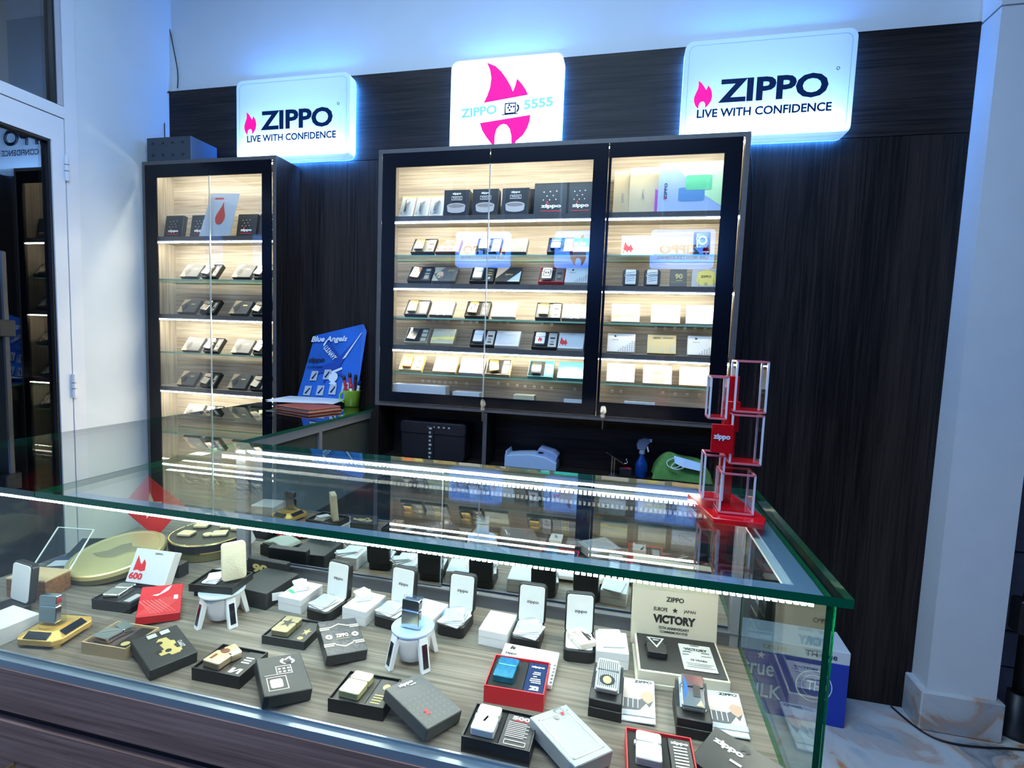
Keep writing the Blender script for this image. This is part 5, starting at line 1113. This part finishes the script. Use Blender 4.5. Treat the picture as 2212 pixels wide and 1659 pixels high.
link('lettering', text_mesh('zippo', .028, .012, .05, INKW), sg, (-.0185, -.0485, .143), (PI / 2, 0, 0))

# blue display card on the side counter
q = [Vector(p) for p in ((-1.3953, -0.015, 1.2936), (-1.1553, -0.012, 1.3529), (-1.1368, -0.016, 1.3208), (-1.1385, -0.1, 1.0163), (-1.4286, -0.1, 1.0125))]
q[3].z = q[4].z = TOP + .002
bc = thing('display_card', 'large blue aircraft display card with small lighter pictures leaning on the panelling', 'card', (0, 0, 0))
b = MB(); n = 5
b.add([tuple(p) for p in q] + [(p.x, p.y + .003, p.z) for p in q], [(4, 3, 2, 1, 0), (5, 6, 7, 8, 9)] + [(i, (i + 1) % n, n + (i + 1) % n, n + i) for i in range(n)])
obj('card_board', b, mat('blue_photo_card', (.018, .13, .52), .4, noise=.5, nscale=7), bc)
Q4 = [q[0], q[2].lerp(q[1], .5) + Vector((0, 0, -.006)), q[3], q[4]]
quad_print(bc, Q4, [[(.25, .50), (.55, .58), (.98, .97), (.70, .60), (.62, .46), (.78, .34), (.52, .42), (.40, .26), (.38, .42), (.20, .38)], [(.26, .82), (.34, .88), (.66, .60), (.56, .55)]], mat('aircraft_blue', (.01, .06, .34), .4), 'aircraft_picture', .0045)
quad_print(bc, Q4, [[(.66, .60), (.72, .62), (.97, .955), (.94, .94)], [(.24, .84), (.28, .90), (.32, .90), (.26, .80)], [(.52, .40), (.70, .46), (.68, .49), (.50, .43)], sub(disc(12), .48, .28, .16, .14), [(.50, .26), (.62, .24), (.64, .27), (.56, .30)]], INKW, 'white_print', .0055)
def qtext(s_, a, b_, w_, h_, m_, rot, bold=.02):
    P = Q4[3].lerp(Q4[2], a).lerp(Q4[0].lerp(Q4[1], a), b_)
    nn = (Q4[1] - Q4[0]).cross(Q4[3] - Q4[0]).normalized(); nn = -nn if nn.y > 0 else nn
    ux = (Q4[2] - Q4[3]).normalized(); uy = nn.cross(ux)
    M = Matrix((ux, uy, nn)).transposed().to_4x4(); M.translation = P + nn * .007
    o = link('lettering', text_mesh(s_, w_, h_, bold, m_, .2), bc); o.matrix_world = M @ Matrix.Rotation(R(rot), 4, 'Z')
qtext('Blue Angels', .34, .90, .18, .034, INKW, 2, .03)
qtext('U.S.NAVY', .42, .70, .085, .024, INKW, -42, .03)
qtext('zippo', .18, .60, .085, .026, INKB, 2, .04)
qtext('Lighters', .19, .50, .075, .016, NAVY, 2)
for a, b_ in ((.15, .30), (.38, .32), (.10, .08), (.32, .09), (.53, .11), (.74, .14)):
    quad_print(bc, Q4, [rect(a, b_, .12, .14)], SILVER, 'lighter_picture', .0050)
    quad_print(bc, Q4, [[(a + .02, b_ + .03), (a + .09, b_ + .12), (a + .10, b_ + .10), (a + .05, b_ + .02)]], NAVY, 'lighter_motif', .0056)
# mug with pens and lighters
mg = thing('mug', 'lime green translucent mug full of red sticks on the side counter', 'mug', (-1.128, -.150, TOP + .0005))
LIME = mat('lime_plastic', (.50, .85, .05), .25, trans=.35, coat=.3)
obj('mug_body', MB().lathe([(.026, 0), (.030, .003), (.036, .066), (.037, .068), (.034, .068), (.028, .005), (0, .004)], 30), LIME, mg, smooth=True)
tube('mug_handle', [(-.034, 0, .058), (-.052, 0, .054), (-.058, 0, .036), (-.050, 0, .018), (-.031, 0, .014)], .004, LIME, mg)
for k, (a, b_, r_, g_, h, m1, m2, nm) in enumerate(((-.022, .004, 6, -8, .125, RED, BLACK, 'red stick with a black top, leftmost in the lime mug'), (-.008, .012, 2, -3, .135, RED, BLACK, 'tall red stick with a black top at the back of the mug'),
        (.008, .0, -4, 3, .112, RED, RED, 'red tube lighter in the middle of the lime mug'), (.012, .014, 4, 4, .130, BLACK, BLACK, 'black topped stick at the right of the mug'), (.020, .002, -4, 10, .105, SILVER, NAVY, 'silver pen with a dark top in the lime mug'), (-.004, -.012, -8, -2, .090, mat('white_lacquer'), RED, 'white stick with a red top at the mug front'))):
    p_ = thing('lighter_stick', nm, 'stick', (-1.128 + a * .7, -.150 + b_ * .7, TOP + .006), (R(r_), R(g_), 0))
    obj('stick_body', MB().lathe([(.005, 0), (.0062, .01), (.0062, h - .02), (.005, h - .018)], 12), m1, p_, smooth=True)
    obj('stick_top', MB().lathe([(.006, h - .02), (.0072, h - .016), (.0065, h - .002), (.003, h)], 12), m2, p_, smooth=True)
# papers and wallet
for k, (p, a, nm) in enumerate((((-1.30, -.20), 12, 'lower white sheet of paper under the blue card on the side counter'), ((-1.31, -.19), 4, 'upper white sheet of paper beside the lime mug'))):
    tag(obj('paper_sheet', MB().box(-.135, .135, -.085, .085, 0, .0012), WHITE), nm, 'paper').matrix_world = Matrix.Translation((p[0], p[1], TOP + .0195 + .0016 * k)) @ Matrix.Rotation(R(a), 4, 'Z')
wl = thing('leather_wallet', 'red-brown leather folder lying under the white papers', 'folder', (-1.215, -.315, TOP + .0005), (0, 0, R(-18)))
LEA = mat('red_brown_leather', (.26, .05, .03), .5, bump=.4, nscale=120)
obj('folder_cover', MB().prism(rrect(.20, .16, .012, 4), .0, .005), LEA, wl, bevel=.0015)
obj('folder_cover', MB().prism(rrect(.195, .155, .012, 4), .012, .017), LEA, wl, bevel=.0015)
obj('pages', MB().box(-.092, .092, -.072, .072, .005, .012), mat('pale_pages', (.62, .50, .36), .7), wl)
obj('spine', MB().cyl((-.098, -.076, .0085), .0082, .152, 12, axis='y'), LEA, wl)

# ================================================================== IN THE NICHE
WT = .8005
ap = thing('desk_machine', 'pale blue and white plastic desktop machine in the niche', 'machine', (-.340, -.080, WT))
PB = mat('pale_blue_plastic', (.45, .55, .70), .35)
obj('body', MB().prism([(-.124, 0), (.085, 0), (.085, .030), (.04, .050), (-.02, .058), (-.08, .052), (-.112, .046), (-.116, .066), (-.120, .066), (-.124, .04)], -.045, .045, axis='y'), PB, ap, bevel=.003, smooth=False)
obj('raised_hopper', MB().prism([(.0, .045), (.080, .025), (.088, .055), (.07, .070), (.012, .084), (.0, .06)], -.030, .045, axis='y'), mat('grey_blue_plastic', (.30, .36, .55), .3), ap, bevel=.003)
obj('dark_label', MB().box(.010, .030, -.0312, -.0304, .062, .069), BLACK, ap)
ps = thing('phone_stand', 'chrome angled phone stand in the niche', 'stand', (-.035, -.090, WT))
obj('slanted_rest', MB().add([(-.032, y, z) for y, z in ((-.02, .088), (.02, .088))] + [(.040, .02, .046), (.040, -.02, .046), (-.032, -.02, .091), (-.032, .02, .091), (.040, .02, .049), (.040, -.02, .049)], [(0, 1, 2, 3), (7, 6, 5, 4), (0, 4, 5, 1), (1, 5, 6, 2), (2, 6, 7, 3), (3, 7, 4, 0)]), CHROME, ps)
tube('curled_lip', [(.040, 0, .047), (.048, 0, .046), (.052, 0, .056), (.046, 0, .062), (.047, 0, .068)], .0014, CHROME, ps)
obj('post', MB().box(-.010, -.005, -.018, .018, 0, .074).box(.000, .004, -.018, .018, 0, .068), CHROME, ps)
obj('foot', MB().box(-.018, .012, -.022, .022, 0, .003), CHROME, ps)
lid('small_red_box', 'small red and black box beside the phone stand', Matrix.Translation((.010, -.088, WT)), .045, .030, .030, BLACK, [('poly', RED, [rect(.1, .1, .8, .8)], 'red_top')])
sb_ = thing('spray_bottle', 'blue spray bottle with a grey trigger head in the niche', 'bottle', (.068, -.085, WT))
obj('bottle', MB().lathe([(.020, 0), (.023, .004), (.023, .045), (.019, .060), (.012, .072), (.009, .082), (.009, .092)], 24), mat('blue_liquid', (.01, .08, .42), .12, trans=.5), sb_, smooth=True)
obj('collar', MB().cyl((0, 0, .090), .011, .016, 18), mat('clear_grey', (.30, .34, .42), .3), sb_)
obj('trigger_head', MB().prism([(-.018, .106), (.012, .106), (.014, .120), (.026, .134), (.026, .150), (.004, .152), (-.016, .142), (-.022, .124)], -.009, .009, axis='y'), mat('grey_blue_head', (.16, .18, .26), .35), sb_, bevel=.002)
obj('nozzle', MB().cyl((.024, 0, .143), .0065, .010, 12, axis='x'), WHITE, sb_)
obj('trigger', MB().prism([(.014, .120), (.020, .122), (.026, .100), (.021, .098)], -.003, .003, axis='y'), WHITE, sb_)
# green towel: a folded, draped cloth
def cloth(name, label, w, d, h, m, loc, nx=26, ny=14, seed=1):
    rn = random.Random(seed); b = MB(); vs = []
    ph = [rn.uniform(0, 6) for _ in range(6)]
    for j in range(ny + 1):
        for i in range(nx + 1):
            u, v = i / nx * 2 - 1, j / ny * 2 - 1
            e = max(0, 1 - abs(u) ** 3.2) ** .5 * max(0, 1 - abs(v) ** 4) ** .5
            z = h * e * (.80 + .12 * math.sin(3 * u + ph[0]) + .08 * math.sin(5 * v + 4 * u + ph[1]))
            vs.append((u * w / 2 * (1 + .05 * math.sin(4 * v + ph[2])), v * d / 2 * (1 + .07 * math.sin(3 * u + ph[3])), max(z, 0)))
    fs = [(j * (nx + 1) + i, j * (nx + 1) + i + 1, (j + 1) * (nx + 1) + i + 1, (j + 1) * (nx + 1) + i) for j in range(ny) for i in range(nx)]
    n = len(vs); vs += [(a, b_, 0) for a, b_, c in vs if False]
    b.add(vs, fs)
    o = obj(name, b, m, smooth=True); o.location = loc
    return tag(o, label, 'cloth')
cloth('folded_cloth', 'tan folded cloth under the green towel in the niche', .16, .12, .010, mat('tan_cloth', (.38, .27, .16), .9, bump=.5, nscale=200), (.215, -.080, WT), seed=3)
cloth('green_towel', 'rumpled green towel in the niche right of the spray bottle', .205, .128, .105, mat('green_towel_cloth', (.10, .24, .05), .95, noise=.3, nscale=80, bump=1.0), (.215, -.078, WT + .0105), seed=5)
mk = thing('face_mask', 'pale blue face mask with white ear loops lying on the green towel', 'mask', (.215, -.138, WT + .074), (R(62), 0, R(-6)))
obj('mask_panel', MB().add([(-.035, .028, .004), (0, .020, .010), (.06, .010, .004), (.06, -.020, .004), (0, -.014, .010), (-.030, .000, .004)], [(0, 1, 4, 5), (1, 2, 3, 4)]), mat('mask_blue', (.52, .66, .86), .7), mk)
tube('ear_loop', [(-.030, .020, .004), (-.060, .010, .006), (-.055, -.018, .006), (-.025, -.020, .006), (.000, .0, .008), (.01, -.01, .008)], .0016, WHITE, mk)
tube('ear_loop', [(-.030, .002, .004), (-.050, -.020, .006), (-.020, -.026, .008), (.012, -.012, .010), (-.005, .004, .010)], .0016, WHITE, mk)
bg = thing('black_bag', 'black bag with a silver-studded strap in the left part of the niche', 'bag', (-.640 + .18, -.075, WT)) if False else thing('black_bag', 'black bag with a silver-studded strap in the left part of the niche', 'bag', (-.770, -.080, WT))
obj('bag_body', MB().prism(rrect(.28, .150, .02, 4, 0, .075), -.05, .05, axis='y'), mat('black_leather', (.012, .012, .016), .35, bump=.4, nscale=90), bg, bevel=.004)
obj('bag_flap', MB().prism(rrect(.285, .05, .012, 3, 0, .132), -.054, .052, axis='y'), mat('black_leather'), bg, bevel=.003)
obj('strap', MB().box(-.018, .006, -.0565, -.0545, .0, .145), BLACK, bg)
for i in range(8): obj('stud', MB().box(-.013, -.005 + .004 * (i % 2), -.0585, -.0565, .010 + .017 * i, .018 + .017 * i), SILVER, bg)
for i in range(5): obj('stud', MB().box(-.02 + .022 * i, -.012 + .022 * i, -.056, -.0542, .136, .142), SILVER, bg)

# ================================================================== FLOOR AND CABLES
kt = thing('carton', 'blue carton with a white top band on the floor beyond the glass counter', 'box', (.622, -.105, .0), (0, 0, R(-2)))
KW = .36
obj('carton_body', MB().box(-KW / 2, KW / 2, -.07, .07, 0, .228), mat('deep_blue_card', (.01, .045, .42), .4), kt, bevel=.002)
obj('white_band', MB().box(-KW / 2, KW / 2, -.07, .07, .2282, .275), mat('carton_white', (.75, .76, .78), .45), kt, bevel=.002)
for s_, x_, z_, w_, h_, m_ in (('TH true', .09, .252, .10, .022, NAVY), ('true', -.06, .252, .08, .018, GOLDP), ('true', -.105, .165, .10, .050, INKW), ('MILK', -.09, .085, .13, .050, INKW), ('TH', .075, .135, .045, .036, INKW)):
    link('lettering', text_mesh(s_, w_, h_, .01, m_), kt, (x_, -.0708, z_), (PI / 2, 0, 0))
rg = MB()
for a_, b_ in ((.058, .055), (.040, .0385)):
    n = 36; rg.add([(a_ * math.cos(i * 2 * PI / n), a_ * math.sin(i * 2 * PI / n), 0) for i in range(n)] + [(b_ * math.cos(i * 2 * PI / n), b_ * math.sin(i * 2 * PI / n), 0) for i in range(n)], [(i, (i + 1) % n, n + (i + 1) % n, n + i) for i in range(n)])
link('round_emblem', rg.mesh('round_emblem', INKW), kt, (.075, -.0708, .135), (PI / 2, 0, 0))
link('star_emblem', flat_poly([STAR], .03, .03, .0003, INKW, 'star_emblem'), kt, (-.10, -.0708, .215), (PI / 2, 0, 0))

CBL = mat('black_cable', (.012, .012, .014), .5)
tag(tube('floor_cable', [(*p[:2], .004) for p in [(1.0189, -0.0099, 0.0), (1.0386, -0.0813, 0.0), (1.0771, -0.148, 0.0), (1.1375, -0.1626, 0.0), (1.2224, -0.1533, 0.0), (1.3625, -0.1205, 0.0), (1.5147, -0.118, 0.0)]], .0035, CBL), 'black cable curving over the marble floor before the pillar', 'cable')
tag(tube('wall_cable', [(-2.2552, 0.012, 2.9637), (-2.2265, 0.012, 2.8375), (-2.1923, 0.012, 2.7104), (-2.1634, 0.012, 2.5834), (-2.1442, 0.012, 2.4881), (-2.1531, 0.012, 2.4364)], .0022, CBL), 'thin black cable hanging down the white wall to the dark panelling', 'cable')
tag(tube('wall_cable', [(-2.1823, -0.006, 2.4153), (-2.2038, -0.006, 2.4), (-2.2108, -0.008, 2.347), (-2.1969, -0.02, 2.2737), (-2.1641, -0.05, 2.1805)], .0022, CBL), 'short black cable looping from the panelling into the dark box', 'cable')
tag(tube('side_cable', [(0.3801, -0.004, 2.0532), (0.3933, -0.004, 2.0231), (0.4027, -0.004, 1.9568), (0.4122, -0.004, 1.8237), (0.4205, -0.004, 1.6386), (0.4189, -0.004, 1.5022), (0.4189, -0.004, 1.2945), (0.4098, -0.004, 1.0469)], .0018, CBL), 'thin black cable running down the panelling beside the wide cabinet', 'cable')
